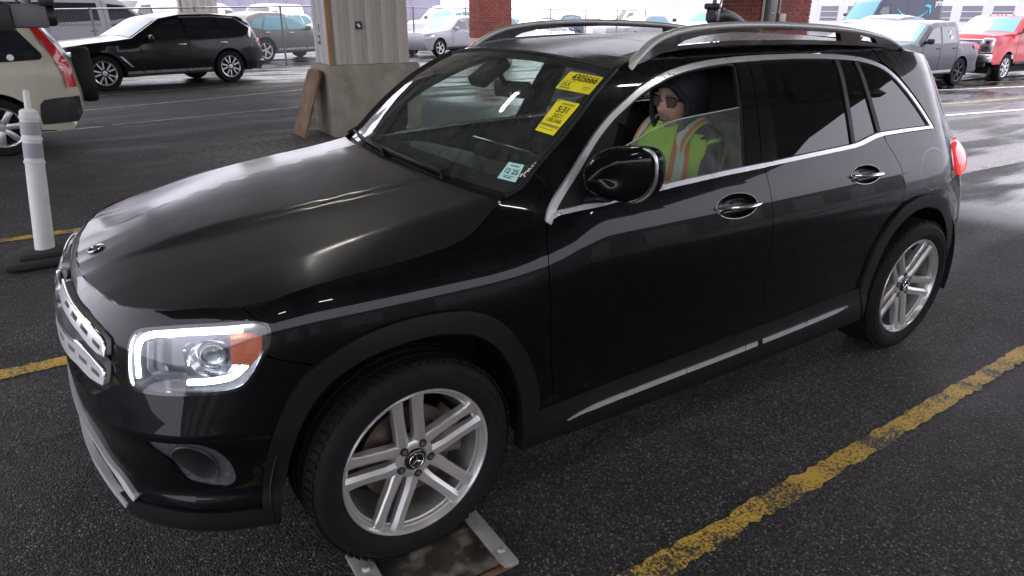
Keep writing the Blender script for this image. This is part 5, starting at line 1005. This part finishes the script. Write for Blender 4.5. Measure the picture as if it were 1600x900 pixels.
def vehicle(name, label, cat, sp, loc, yaw, scale=1., group='parked vehicles'):
    t = empty(name, loc, yaw); t.scale = (scale,)*3; tag(t, label, cat, group); sil = sp['sil']; hw = sp['hw']; zb = sp.get('zb', .26); body = sp['body']
    xs = sorted([(x, z) for x, z in sil]); sx = [p[0] for p in xs]; sz = [p[1] for p in xs]; xf, xr = sil[0][0], sil[-1][0]; belt = sp.get('belt', 1.0); tum = sp.get('tum', .16); ztop = max(sz)
    def S(x, z, o=0.):
        x = np.asarray(x, float); z = np.asarray(z, float); e = sp.get('rnd', .45); k = np.clip((x-(xf-e))/e, 0, 1)**2.4*sp.get('fr', .16)+np.clip((xr+e-x)/e, 0, 1)**2.6*sp.get('rr', .14)
        y = hw-k-np.clip((z-belt)/(ztop-belt), 0, 1.05)**1.15*tum-.035*np.clip((.62-z)/.35, 0, 1)**2-.02*np.clip((z-.75)/.3, 0, 1)**2
        d = np.interp(x, sx, sz)-z; y = y-.075*np.clip(1-d/.10, 0, 1)**2
        return np.stack([x, y+o, z], -1)
    arcs = []
    for (wx, wr) in sorted(sp['wheels']): 
        a = wr*1.16; arcs += [(wx+a*math.cos(math.pi-q), max(zb, wr+a*math.sin(math.pi-q))) for q in np.linspace(-.15, math.pi+.15, 15)]
    poly = [(x, z) for x, z in sil]+[(q[0], q[1]) for q in [(xr+.05, zb)]]+arcs+[(xf-.05, zb)]
    mb = MB(); pmb = panel_mb(poly[::-1] if area2(poly) > 0 else poly, S, step=.14, bstep=.07, depth=0)
    # make side faces point outwards (+y)
    pmb.f = [q if (np.cross(np.array(pmb.v[q[1]])-np.array(pmb.v[q[0]]), np.array(pmb.v[q[2]])-np.array(pmb.v[q[0]]))[1] > 0) else q[::-1] for q in pmb.f]
    mb.add(pmb.v, pmb.f); q = pmb.mirror(); mb.add(q.v, q.f)
    rs = []
    for a, b in zip(sil, sil[1:]):
        k = max(1, int(math.hypot(b[0]-a[0], b[1]-a[1])/.10)); rs += [(a[0]+(b[0]-a[0])*i/k, a[1]+(b[1]-a[1])*i/k) for i in range(k)]
    rs.append(sil[-1]); rx = np.array([p[0] for p in rs]); rz = np.array([p[1] for p in rs]); ye = S(rx, rz)[:, 1]; tx = np.gradient(rx); tz = np.gradient(rz); ln = np.hypot(tx, tz); nx, nz = tz/ln, -tx/ln
    ss = np.linspace(-1, 1, 13); cr = sp.get('crown', .045)*(1-np.abs(ss)**2.2)
    def top(i, s, o=0.): c = sp.get('crown', .045)*(1-abs(s)**2.2)+o; return (rx[i]+nx[i]*c, ye[i]*s, rz[i]+nz[i]*c)
    mb.grid([[top(i, s) for s in ss] for i in range(len(rx))]); b_ = mb.build('body', body, t, 38)
    def win(nm, pl, mat, o=.006, both=True):
        P = panel_mb(pl, S, o=o, step=.12, depth=.004); P.f = [q for q in P.f]
        for s in ((1, -1) if both else (1,)): (P if s > 0 else P.mirror()).build(nm, mat, t, 30)
    for w in sp.get('win', []): win('side_window', w, sp.get('glass', M['bglass']))
    for w in sp.get('trim', []): win('trim', w, sp.get('trimmat', M['bgtrim']), .012)
    for w in sp.get('bright', []): win('bright_strip', w, M['satin'], .016)
    for w in sp.get('gaps', []): win('door_gap', [(w[0][0]-.006, w[0][1]), (w[1][0]-.006, w[1][1]), (w[1][0]+.006, w[1][1]), (w[0][0]+.006, w[0][1])], M['gap'], .003)
    for w in sp.get('tail', []): win('tail_light', w, M['red_lens'], .010)
    for w in sp.get('head', []): win('headlight', w, M['hl'], .012)
    for key, nm in (('ws', 'windshield'), ('bw', 'rear_window')):
        if key in sp:
            x0, x1 = sp[key]; ii = [i for i in range(len(rx)) if min(x0, x1) <= rx[i] <= max(x0, x1) and rz[i] > belt-.12]
            if len(ii) > 1: MB().grid([[top(i, s, .008) for s in np.linspace(-.90, .90, 11)] for i in ii]).build(nm, sp.get(key+'g', M['sglass']), t, 60)
    for (wx, wr) in sp['wheels']:
        for s in (1, -1): bg_wheel(t, (wx, s*(hw-.015), wr), wr, sp.get('ww', .22), sp.get('rim', 'five'), s)
        mbw = MB().lathe([(wr*1.2, hw-.06), (wr*1.2, .35)], 20, 'y', (wx, 0, wr), -.1, math.pi+.1); mbw.build('wheel_liner', M['under'], t)
    MB().box(((xf+xr)/2, 0, .36), (abs(xf-xr)-.5, hw*1.6, .22)).build('chassis', M['under'], t, 0)
    for x, z in sp.get('mirror', []):
        for s in (1, -1): MB().box((x, s*(hw+.07), z), (.10, .20, .15), b=.045).build('door_mirror', sp.get('mirmat', body), t, 40)
    for x, z in sp.get('handles', []):
        for s in (1, -1): MB().box((x, s*(float(S(x, z)[1])+.012), z), (.19, .03, .03), b=.01).build('door_handle', sp.get('hmat', M['satin']), t, 40)
    return t, S, top
W_ = lambda *p: list(p)
SUV = dict(hw=.94, zb=.27, belt=1.04, tum=.17, body=P_['black'], sil=[(3.55, .30), (3.66, .55), (3.64, .80), (3.52, .97), (3.1, 1.04), (2.45, 1.10), (2.15, 1.14), (1.45, 1.57), (1.0, 1.655), (.2, 1.675), (-.45, 1.62), (-.72, 1.50), (-.90, 1.12), (-1.0, .85), (-1.02, .55), (-.92, .32)],
    wheels=[(0, .365), (2.864, .365)], win=[W_((2.0, 1.12), (1.42, 1.49), (1.05, 1.57), (.98, 1.10)), W_((.92, 1.10), (.98, 1.575), (.25, 1.585), (.05, 1.09)), W_((-.02, 1.10), (.18, 1.58), (-.28, 1.54), (-.62, 1.33), (-.60, 1.17))], ws=(1.5, 2.2), bw=(-.88, -.62), gaps=[((.95, 1.08), (.98, .42)), ((2.05, 1.08), (2.02, .42)), ((-.02, 1.08), (.28, .80))], mirror=[(1.83, 1.13)], handles=[(1.12, .98), (.12, 1.0)],
    trim=[W_((2.42, .30), (2.42, .40), (.45, .40), (.45, .30))], rim='y')
def zs(sp, f):   # lower-bodied variant of a spec
    r = dict(sp)
    for k in ('sil', 'mirror', 'handles'):
        if k in r: r[k] = [(x, z*f) for x, z in r[k]]
    for k in ('win', 'trim', 'bright', 'tail', 'head', 'gaps'):
        if k in r: r[k] = [[(x, z*f) for x, z in pl] for pl in r[k]]
    r['belt'] = sp['belt']*f; return r
# black SUV beyond the column
sp = dict(SUV); sp['bright'] = [W_((2.4, .35), (2.4, .41), (.5, .41), (.5, .35)), [(-.62, 1.10), (-.70, 1.34), (-.30, 1.60), (.3, 1.625), (1.02, 1.61), (1.02, 1.585), (.3, 1.60), (-.28, 1.572), (-.64, 1.34), (-.56, 1.125)], W_((2.46, .74), (2.52, .76), (2.32, .52), (2.26, .50))]; sp['tail'] = [W_((-.74, .95), (-.97, .95), (-.95, 1.10), (-.78, 1.07))]; sp['head'] = [W_((3.55, .86), (3.25, .92), (3.18, .84), (3.52, .76))]
vehicle('parked_suv', 'black SUV with bright Y-spoke wheels parked side-on beyond the tan column', 'car', zs(sp, .915), (-2.95+.33, -17.35-.35, 0), math.atan2(1.035, 2.94), 1.075)
# beige SUV at the left edge with a spare wheel on its tailgate
sp = dict(SUV, body=P_['beige'], hw=.89, sil=[(3.35, .30), (3.50, .55), (3.46, .80), (3.2, .98), (2.5, 1.06), (2.15, 1.10), (1.45, 1.55), (1.1, 1.64), (-.30, 1.66), (-.55, 1.60), (-.74, 1.30), (-.86, 1.05), (-.90, .70), (-.88, .45), (-.80, .34)], wheels=[(0, .35), (2.62, .35)], belt=1.08, tum=.15,
    win=[W_((2.0, 1.10), (1.42, 1.48), (1.05, 1.53), (1.0, 1.08)), W_((.94, 1.08), (.98, 1.54), (.32, 1.54), (.30, 1.07)), [(.22, 1.09), (.24, 1.52), (-.30, 1.54), (-.36, 1.52), (-.585, 1.20), (-.59, 1.16), (-.56, 1.13)]], bw=(-.76, -.58), gaps=[((.97, 1.05), (.98, .42)), ((.26, 1.05), (.30, .60))],
    tail=[[(-.545, 1.585), (-.47, 1.60), (-.55, 1.45), (-.68, 1.20), (-.755, .98), (-.765, .78), (-.885, .78), (-.865, 1.03), (-.755, 1.27), (-.65, 1.44)]], trim=[W_((2.2, .30), (2.2, .42), (.45, .42), (.45, .30)), [(-.43, .36), (-.425, .46), (-.45, .60), (-.50, .655), (-.65, .67), (-.89, .67), (-.885, .46), (-.82, .36)]], rim='ten', handles=[(.45, .95)])
t, S, _tp = vehicle('parked_suv', 'beige SUV with a spare wheel cover on its tailgate at the left edge', 'car', sp, (1.50, -8.74, 0), .0, 1.0)
MB().lathe([(0, -.13), (.33, -.13), (.355, -.10), (.36, 0), (.34, .08), (0, .10)], 36, 'x', (-.99, .02, .88)).build('spare_wheel_cover', M['rubber'], t, 40)
P = panel_mb([(-.02, .74), (-.02, .90), (.0, .92), (.15, .92), (.17, .90), (.17, .74), (.15, .72), (.0, .72)], S, o=.003, step=.1, depth=0); P.build('fuel_flap', P_['beige'], t, 30); l = [S(x, z, .004) for x, z in [(-.02, .74), (-.02, .90), (.0, .92), (.15, .92), (.17, .90), (.17, .74), (.15, .72), (.0, .72)]]; MB().tube(l, .004, 4, closed=True).build('fuel_flap_seam', M['gap'], t, 0)
MB().tube([S(1.2, 1.62, -.12)+[0, 0, .06], S(.4, 1.63, -.12)+[0, 0, .09], S(-.35, 1.62, -.10)+[0, 0, .05]], .018, 8).build('roof_rail', M['rust'], t)
d = S(-.27, 1.16, .012); MB().lathe([(0, .004), (.035, .004), (.037, 0)], 16, 'y', tuple(d)).build('round_sticker', M['white'], t, 0)
# vans
VAN = dict(hw=1.0, zb=.32, belt=1.25, tum=.16, crown=.06, body=P_['grey'], sil=[(4.05, .35), (4.22, .60), (4.20, .92), (4.0, 1.10), (3.35, 1.32), (2.55, 1.95), (2.2, 2.12), (1.8, 2.16), (-1.3, 2.16), (-1.42, 2.05), (-1.48, 1.2), (-1.48, .55), (-1.42, .40)], wheels=[(0, .36), (3.3, .36)], win=[W_((3.30, 1.27), (2.62, 1.80), (2.08, 1.84), (2.05, 1.20), (3.0, 1.18)), W_((1.75, 1.22), (1.75, 1.86), (.35, 1.86), (.32, 1.22)), W_((.15, 1.22), (.15, 1.86), (-1.2, 1.86), (-1.2, 1.22))], ws=(2.55, 3.4), wsg=M['bglass'], gaps=[((1.92, 2.0), (1.92, .45)), ((3.1, 1.15), (3.05, .8)), ((.24, 2.0), (.24, .45))], mirror=[(2.95, 1.40)], mirmat=M['bgtrim'], handles=[(2.2, 1.05), (1.5, 1.05)], hmat=M['bgtrim'], trim=[W_((2.8, .40), (2.8, .52), (.5, .52), (.5, .40))], rim='ten')
vehicle('parked_van', 'grey passenger van facing right behind the chain-link fence at the left', 'van', VAN, (1.5, -24.9, 0), math.pi+.40, 1.05)
vehicle('parked_van', 'white cargo van behind the fence, left of the far tan column', 'van', dict(VAN, body=P_['white'], wsg=M['bglass'], win=[VAN['win'][0]]), (-4.6, -40.5, 0), .75, 1.12)
vehicle('parked_van', 'white van behind the grey sedan between the tan columns', 'van', dict(VAN, body=P_['white'], win=[VAN['win'][0]]), (-5.2, -39.5, 0), math.pi+.6, 1.0)
# sedan-ish grey car behind fence
SED = dict(SUV, body=P_['olive'], sil=[(3.45, .30), (3.58, .52), (3.5, .78), (3.2, .90), (2.4, .98), (2.1, 1.02), (1.35, 1.42), (.9, 1.50), (.1, 1.51), (-.35, 1.42), (-.80, 1.12), (-1.05, 1.03), (-1.1, .60), (-1.0, .36)], belt=.98, hw=.92, win=[W_((1.95, 1.02), (1.32, 1.36), (1.0, 1.42), (.95, .99)), W_((.89, .99), (.94, 1.42), (.2, 1.42), (-.05, 1.0)), W_((-.12, 1.01), (.12, 1.41), (-.25, 1.32), (-.52, 1.10))], gaps=[((.92, .97), (.95, .42)), ((-.05, .97), (.25, .7))], mirror=[(1.8, 1.04)], handles=[(1.08, .90), (.1, .92)], trim=[W_((2.4, .36), (2.4, .42), (.5, .42), (.5, .36))], trimmat=M['satin'], rim='five', glass=M['sglass'])
for k in ('bright', 'tail', 'head'): SED.pop(k, None)
vehicle('parked_sedan', 'grey sedan behind the fence, just left of the tan column', 'car', SED, (-5.2, -25.0, 0), math.pi+.45, 1.12)
# silver SUV right of the column
sp = dict(SUV, body=P_['silver'], rim='five', head=[W_((3.60, .80), (3.25, .90), (3.22, .82), (3.56, .70))], glass=M['bglass'], bright=[W_((2.4, .48), (2.4, .52), (.5, .50), (.5, .46))]); sp['sil'] = [(x, z*.97) for x, z in SUV['sil']]
vehicle('parked_suv', 'silver SUV behind the fence between the tan column and the brick column', 'car', sp, (-15.15, -26.25, 0), .36, .97)
# pickups
PICK = dict(hw=.95, zb=.36, belt=1.12, tum=.15, body=P_['slate'], sil=[(3.75, .40), (3.90, .62), (3.88, .95), (3.72, 1.12), (2.55, 1.20), (2.35, 1.22), (1.72, 1.66), (1.4, 1.73), (.42, 1.74), (.22, 1.68), (.12, 1.20), (.06, 1.16), (-1.10, 1.16), (-1.14, .80), (-1.10, .50)], wheels=[(0, .385), (3.08, .385)], win=[W_((2.18, 1.20), (1.70, 1.56), (1.34, 1.62), (1.30, 1.18)), W_((1.22, 1.18), (1.26, 1.62), (.50, 1.62), (.42, 1.20))], ws=(1.70, 2.42), gaps=[((1.26, 1.14), (1.28, .48)), ((.36, 1.14), (.40, .48)), ((2.2, 1.14), (2.2, .48))], mirror=[(2.05, 1.25)], mirmat=M['bgtrim'], handles=[(1.40, 1.05), (.52, 1.05)], hmat=M['bgtrim'], rim='dark', trim=[W_((2.5, .40), (2.5, .47), (.5, .47), (.5, .40))], trimmat=M['satin'], fr=.10, rr=.05, glass=M['bglass'], tail=[W_((-1.0, .95), (-1.13, .95), (-1.12, 1.14), (-1.02, 1.14))], head=[W_((3.85, .90), (3.55, .98), (3.52, .88), (3.85, .78))])
t, S, _tp = vehicle('pickup_truck', 'slate grey pickup truck with black wheels, right of the SUV roof', 'pickup truck', PICK, (-18.95, -7.50, 0), .0, .89)
P = panel_mb([(-.62, 1.00), (-.60, 1.12), (-.98, 1.12), (-.98, 1.00)][::-1], S, o=.006, step=.2, depth=0); P.build('red_bed_decal', pm('red_decal', (.60, .06, .09), .5), t, 30)
for x, z, w, h in ((.82, 1.46, .10, .12), (.72, 1.32, .16, .12)): MB().box(tuple(S(x, z, .010)), (w, .004, h)).build('window_sticker', M['white'], t, 0)
FORD = dict(PICK, body=P_['red'], hw=1.02, belt=1.32, zb=.55, sil=[(3.95, .62), (4.10, .85), (4.10, 1.25), (3.95, 1.40), (2.75, 1.46), (2.5, 1.48), (1.95, 1.90), (1.6, 1.99), (.0, 2.0), (-.35, 1.95), (-.45, 1.45), (-.5, 1.42), (-2.2, 1.42), (-2.25, .9), (-2.2, .65)], wheels=[(-1.0, .43), (3.0, .43)], win=[W_((2.36, 1.46), (1.92, 1.80), (1.5, 1.86), (1.45, 1.40)), W_((1.36, 1.40), (1.42, 1.88), (.2, 1.88), (.10, 1.40))], ws=(1.92, 2.62), gaps=[((1.40, 1.36), (1.42, .70)), ((2.45, 1.36), (2.45, .70))], mirror=[(2.35, 1.58)], handles=[(1.55, 1.22), (.4, 1.22)], rim='dually', glass=M['sglass'], trim=[W_((2.4, .52), (2.4, .60), (.0, .60), (.0, .52))], trimmat=M['bgtrim'], fr=.07, ww=.25)
FORD['tail'] = []; FORD['head'] = []
t, S, _tp = vehicle('pickup_truck', 'red heavy-duty pickup truck with a chrome grille at the right edge', 'pickup truck', FORD, (-23.9, -7.55, 0), .03, .855)
mb = MB(); mb.box((4.135, 0, 1.10), (.05, 1.25, .40), b=.02); mb.build('grille_frame', M['chrome'], t, 30)
for z in (1.03, 1.17): MB().box((4.165, 0, z), (.02, 1.10, .085), b=.01).build('grille_bar', M['bgtrim'], t, 30)
MB().box((4.18, 0, 1.10), (.02, .26, .10), b=.03).build('grille_badge', pm('blue_oval', (.02, .05, .2), .3), t, 30)
for s in (1, -1):
    MB().box((4.09, s*.79, 1.12), (.12, .33, .44), b=.04).build('headlight', M['chrome'], t, 30)
    for dz in (.10, -.06): MB().lathe([(0, .02), (.05, .015), (.06, 0)], 14, 'x', (4.15, s*.79, 1.12+dz)).build('lamp_lens', M['bglass'], t, 40)
    MB().box((4.22, s*.62, .74), (.06, .28, .12), b=.03).build('fog_recess', M['bgtrim'], t, 30)
    MB().box((2.35, s*1.22, 1.62), (.14, .24, .34), b=.05).build('tow_mirror', M['bgtrim'], t, 30); MB().tube([(2.4, s*.95, 1.48), (2.37, s*1.18, 1.50)], .025, 6).build('mirror_arm', M['bgtrim'], t)
MB().box((4.16, 0, .74), (.18, 2.0, .26), b=.05).build('chrome_bumper', M['chrome'], t, 30); MB().box((4.12, 0, .54), (.12, 1.7, .16), b=.04).build('lower_valance', M['bgtrim'], t, 30)
for y in (-.35, -.12, .12, .35, 0): MB().box((1.66, y, 2.03), (.06, .05, .025), b=.01).build('cab_marker_lamp', M['amber'], t, 30)
WP = dict(FORD, body=P_['white'], mirmat=M['bgtrim'])
vehicle('pickup_truck', 'white pickup truck beyond the sunroof, right of the far brick column', 'pickup truck', dict(WP), (-25.8, -21.4, 0), .42, .93)
vehicle('pickup_truck', 'white pickup truck behind the silver SUV', 'pickup truck', dict(WP), (-19.2, -33.6, 0), .35, .95)
# box van with the smile
t, S, _tp = vehicle('delivery_van', 'dark blue delivery van with a bright blue smile arrow on its side', 'van', dict(VAN, body=P_['navy'], sil=[(4.05, .35), (4.22, .60), (4.20, 1.0), (3.95, 1.22), (3.5, 1.40), (2.85, 2.35), (2.6, 2.62), (2.2, 2.72), (-2.0, 2.72), (-2.1, 2.6), (-2.15, 1.2), (-2.12, .45)], win=[W_((3.40, 1.45), (2.85, 2.10), (2.35, 2.12), (2.32, 1.38))], ws=(2.75, 3.62), wsg=M['sglass'], gaps=[((2.2, 2.3), (2.2, .5)), ((.9, 2.5), (.9, .5)), ((-.5, 2.5), (-.5, .5))], mirror=[(3.15, 1.75)], handles=[]), (-38.4, -19.3, 0), -.13, 1.0)
smile = pm('bright_blue_smile', (.04, .50, .66), .5); arc = [(1.75-k*.155, 2.10-.55*math.sin(math.pi*(k+.6)/17.5)) for k in range(17)]; wd = [.02+.11*math.sin(math.pi*min(1, (k+1)/17)) for k in range(17)]
poly = [(x, z+w/2) for (x, z), w in zip(arc, wd)]+[(x, z-w/2) for (x, z), w in zip(arc, wd)][::-1]
P = panel_mb(poly if area2(poly) > 0 else poly[::-1], S, o=.02, step=.3, depth=0); P.build('smile_arrow', smile, t, 0); hd = [(-.35, 2.20), (-.55, 2.28), (-.88, 2.25), (-.93, 1.93), (-.82, 1.75), (-.80, 2.10), (-.55, 2.17)]
P = panel_mb(hd, S, o=.021, step=.3, depth=0); P.build('smile_arrow_head', smile, t, 0)
a, fc = text_mesh('prime', True); MB().add([tuple(S(-1.25-p[0]*.66, 2.12+p[1]*.40, .02)) for p in a], [q[::-1] for q in fc]).build('lettering', M['white'], t, 0)
# cars in front of the van and odds and ends of the lot
vehicle('parked_suv', 'dark SUV parked just left of the slate pickup truck', 'car', dict(SUV, body=P_['bluecar'], glass=M['sglass']), (-25.8, -12.4, 0), .08, 1.0)
vehicle('parked_suv', 'grey SUV in front of the delivery van', 'car', dict(SUV, body=P_['silver'], glass=M['sglass']), (-30.8, -15.3, 0), .05, 1.02)
vehicle('parked_suv', 'white SUV between the slate and the red pickup trucks', 'car', dict(SUV, body=P_['white'], glass=M['sglass']), (-32.5, -11.6, 0), .0, 1.0)
vehicle('parked_sedan', 'small white hatchback just right of the far brick column', 'car', dict(SED, body=P_['white'], glass=M['bglass']), (-19.0, -26.4, 0), math.pi+.5, .95)
vehicle('parked_sedan', 'dark blue car behind the white hatchback', 'car', dict(SED, body=P_['bluecar'], glass=M['sglass']), (-24.5, -34.5, 0), math.pi+.35, 1.0)
vehicle('parked_suv', 'white SUV with a pale windshield beyond the rear of the sunroof', 'car', dict(SUV, body=P_['white'], glass=M['sglass']), (-23.3, -17.9, 0), .3, .92)
for k, (x, y, yw, pc, kd, lb) in enumerate([(-1.0, -36, .5, 'silver', SED, 'silver sedan far behind the fence above the black SUV hood'), (-10.5, -38, .6, 'white', SUV, 'white SUV far behind the fence, left part of the gap beside the tan column'), (-26, -40, .3, 'white', SED, 'white sedan far off beyond the far roof rail'), (-31, -31, .2, 'grey', SUV, 'grey SUV far off behind the white pickup'), (-3.2, -33, .5, 'slate', SED, 'slate sedan far behind the fence beside the white cargo van')]):
    vehicle('parked_sedan' if kd is SED else 'parked_suv', lb, 'car', dict(kd, body=P_[pc], glass=M['sglass']), (x, y, 0), yw, 1.0)
# packed rows of the far lot
for (x, y, yw, kd, pc, lb) in [(-2.2, -46, .9, 'v', 'white', 'white van in the far row above the black SUV windshield'), (-7.4, -47, .9, 'v', 'white', 'white van in the far row above the black SUV roof'), (-11.6, -44, .8, 'v', 'white', 'white van in the far row beside the tan column'), (-16.5, -42, .5, 's', 'silver', 'silver car in the far row left of the far brick column'),
        (-22.5, -40, .4, 'v', 'white', 'white van in the far row right of the far brick column'), (-28.5, -36.5, .3, 's', 'bluecar', 'blue car in the far row above the sunroof'), (-33.0, -34.5, .3, 'v', 'white', 'white van in the far row above the sunroof'), (-35.5, -29.5, .2, 's', 'white', 'white car in the far row behind the white pickup'), (-39.5, -27.0, .2, 's', 'grey', 'grey car in the far row left of the near brick column'), (3.4, -44, .8, 's', 'red', 'red car in the far row above the grey van')]:
    sp_ = dict(VAN, body=P_[pc], win=[VAN['win'][0]]) if kd == 'v' else dict(SUV, body=P_[pc], glass=M['sglass']); vehicle('parked_van' if kd == 'v' else 'parked_suv', lb, 'van' if kd == 'v' else 'car', sp_, (x, y, 0), yw, 1.0)
# ---------------------------------------------------------------- chain-link fence
M['galv'] = pm('galvanised_tube', (.22, .22, .23), .45, .6); fa = np.array((6., -20.0)); fb = np.array((-30., -30.2)); fl = np.hypot(*(fb-fa)); fd_ = (fb-fa)/fl
t = empty('chain_link_fence', (fa[0], fa[1], 0), math.atan2(fd_[1], fd_[0])); tag(t, 'grey chain-link fence with a top rail running behind the black parked SUV', 'fence'); ht = lambda s: 1.62+.30*min(1, s/14)
for s in np.arange(.4, fl, 3.05): MB().tube([(s, 0, 0), (s, 0, ht(s)+.04)], .035, 8).build('fence_post', M['galv'], t)
MB().tube([(s, 0, ht(s)) for s in np.arange(0, fl, 2)], .024, 8).build('top_rail', M['galv'], t)
mb = MB(); pitch = .085
for s in np.arange(-2, fl, pitch):
    for sg in (1, -1):
        a, b = (s, .05), (s+1.7, 1.72)
        if sg < 0: a, b = (s+1.7, .05), (s, 1.72)
        x0, x1 = a[0], b[0]
        if min(x0, x1) < 0 or max(x0, x1) > fl: continue
        mb.tube([(x0, .012*sg, a[1]), (x1, .012*sg, b[1])], .0028, 3, cap=False)
o = mb.build('wire_mesh', M['galv'], t, 0); o['kind'] = 'stuff'
# ---------------------------------------------------------------- far buildings
M['wallw'] = pm('white_building_wall', (.76, .76, .78), .7, var=.05, var_scale=.3); M['wallp'] = pm('mauve_metal_wall', (.36, .34, .43), .6, var=.08, var_scale=.4); M['bw'] = pm('building_window', (.22, .23, .26), .2)
t = empty('white_building', (-84, -40, 0), math.radians(118)); tag(t, 'long white building with square windows at the upper right', 'building')
MB().box((0, 6, 4.0), (70, 12, 8)).build('wall', M['wallw'], t, 0)
for k in range(9):
    x = -12+k*2.9; MB().box((x, -.02, 2.0), (1.9, .06, 1.6)).build('window', M['bw'], t, 0)
    for q in (-.45, .2): MB().box((x, -.07, 2.0+q), (1.9, .03, .07)).build('glazing_bar', M['wallw'], t, 0)
    MB().box((x-1.45, -.05, 4), (.12, .1, 8)).build('downpipe', M['wallw'], t, 0)
t = empty('metal_building', (-4, -66, 0), math.radians(180)); tag(t, 'mauve ribbed metal building at the upper left', 'building')
MB().box((0, 6, 4), (60, 12, 8)).build('wall', M['wallp'], t, 0)
for k in range(40): MB().box((-28+k*1.4, -.03, 4), (.12, .06, 8)).build('wall_rib', M['wallp'], t, 0)
# ---------------------------------------------------------------- lane cameras hanging beside the lanes
M['camblk'] = pm('black_camera_plastic', (.02, .02, .022), .45); M['camgry'] = pm('grey_camera_plastic', (.14, .14, .15), .45)
def lane_camera(loc, rz, label, sc=1.):
    t = empty('lane_camera', loc, rz); t.scale = (sc,)*3; tag(t, label, 'camera', 'lane cameras')
    MB().box((0, 0, 0), (.22, .16, .16), b=.02).build('housing', M['camgry'], t, 30); MB().box((-.18, 0, -.01), (.16, .22, .20), b=.03).build('hood', M['camblk'], t, 30); MB().lathe([(.0, .02), (.06, .02), (.07, 0), (.07, -.08)], 20, 'x', (.14, 0, 0)).build('lens_barrel', M['camblk'], t, 40)
    MB().tube([(0, 0, .08), (.0, 0, .35), (.02, 0, 3.3)], [.03, .022, .022], 10).build('drop_pole', M['camgry'], t); MB().tube([(-.05, .05, .08), (-.10, .08, .22), (-.02, .06, .40), (.0, .03, .6)], .010, 6).build('cable', M['camblk'], t); MB().box((.12, .0, .10), (.10, .20, .07), b=.02).build('lamp_head', M['camblk'], t, 30); return t
lane_camera((.86, -4.6, 1.64), math.pi, 'black lane camera on a drop pole above the beige SUV', 1.15)
lane_camera((-5.95, -3.45, 1.68), .55, 'black lane camera under a dark cover behind the roof rail', .9)
mb = MB(); c = _crom([(0, 0, .06), (-.15, 0, .07), (-.35, .0, .02), (-.52, 0, -.06)], 4); mb.tube([(x, y, z) for x, y, z in c], [.09]*len(c), 10, flat=.9); o = mb.build('dark_cover', M['camblk'], None, 60); o.location = (-5.98, -3.48, 1.60); o.rotation_euler = (0, 0, .0); o.name = 'equipment_cover'; tag(o, 'black fabric cover slumped beside the lane camera behind the roof rail', 'cover')
t, S, _tp = vehicle('reflection_suv', 'dark SUV added behind in the lane, out of frame, to darken paint reflections', 'car', dict(SUV, body=P_['black'], head=[W_((3.58, .84), (3.20, .93), (3.16, .84), (3.55, .74))]), (-14.4, .1, 0), 0., 1.0)  # unseen SUV added so the quarter panel mirrors something dark
MB().box((3.70, 0, .74), (.04, .90, .26), b=.02).build('grille', M['bgtrim'], t, 30); MB().box((3.72, 0, .74), (.02, .16, .10), b=.02).build('grille_badge', M['chrome'], t, 30)
for s in (1, -1): MB().box((3.60, s*.62, .84), (.10, .30, .12), b=.03).build('headlight', M['hl'], t, 30)
MB().box((3.69, 0, .46), (.05, 1.2, .14), b=.02).build('lower_intake', M['bgtrim'], t, 30)
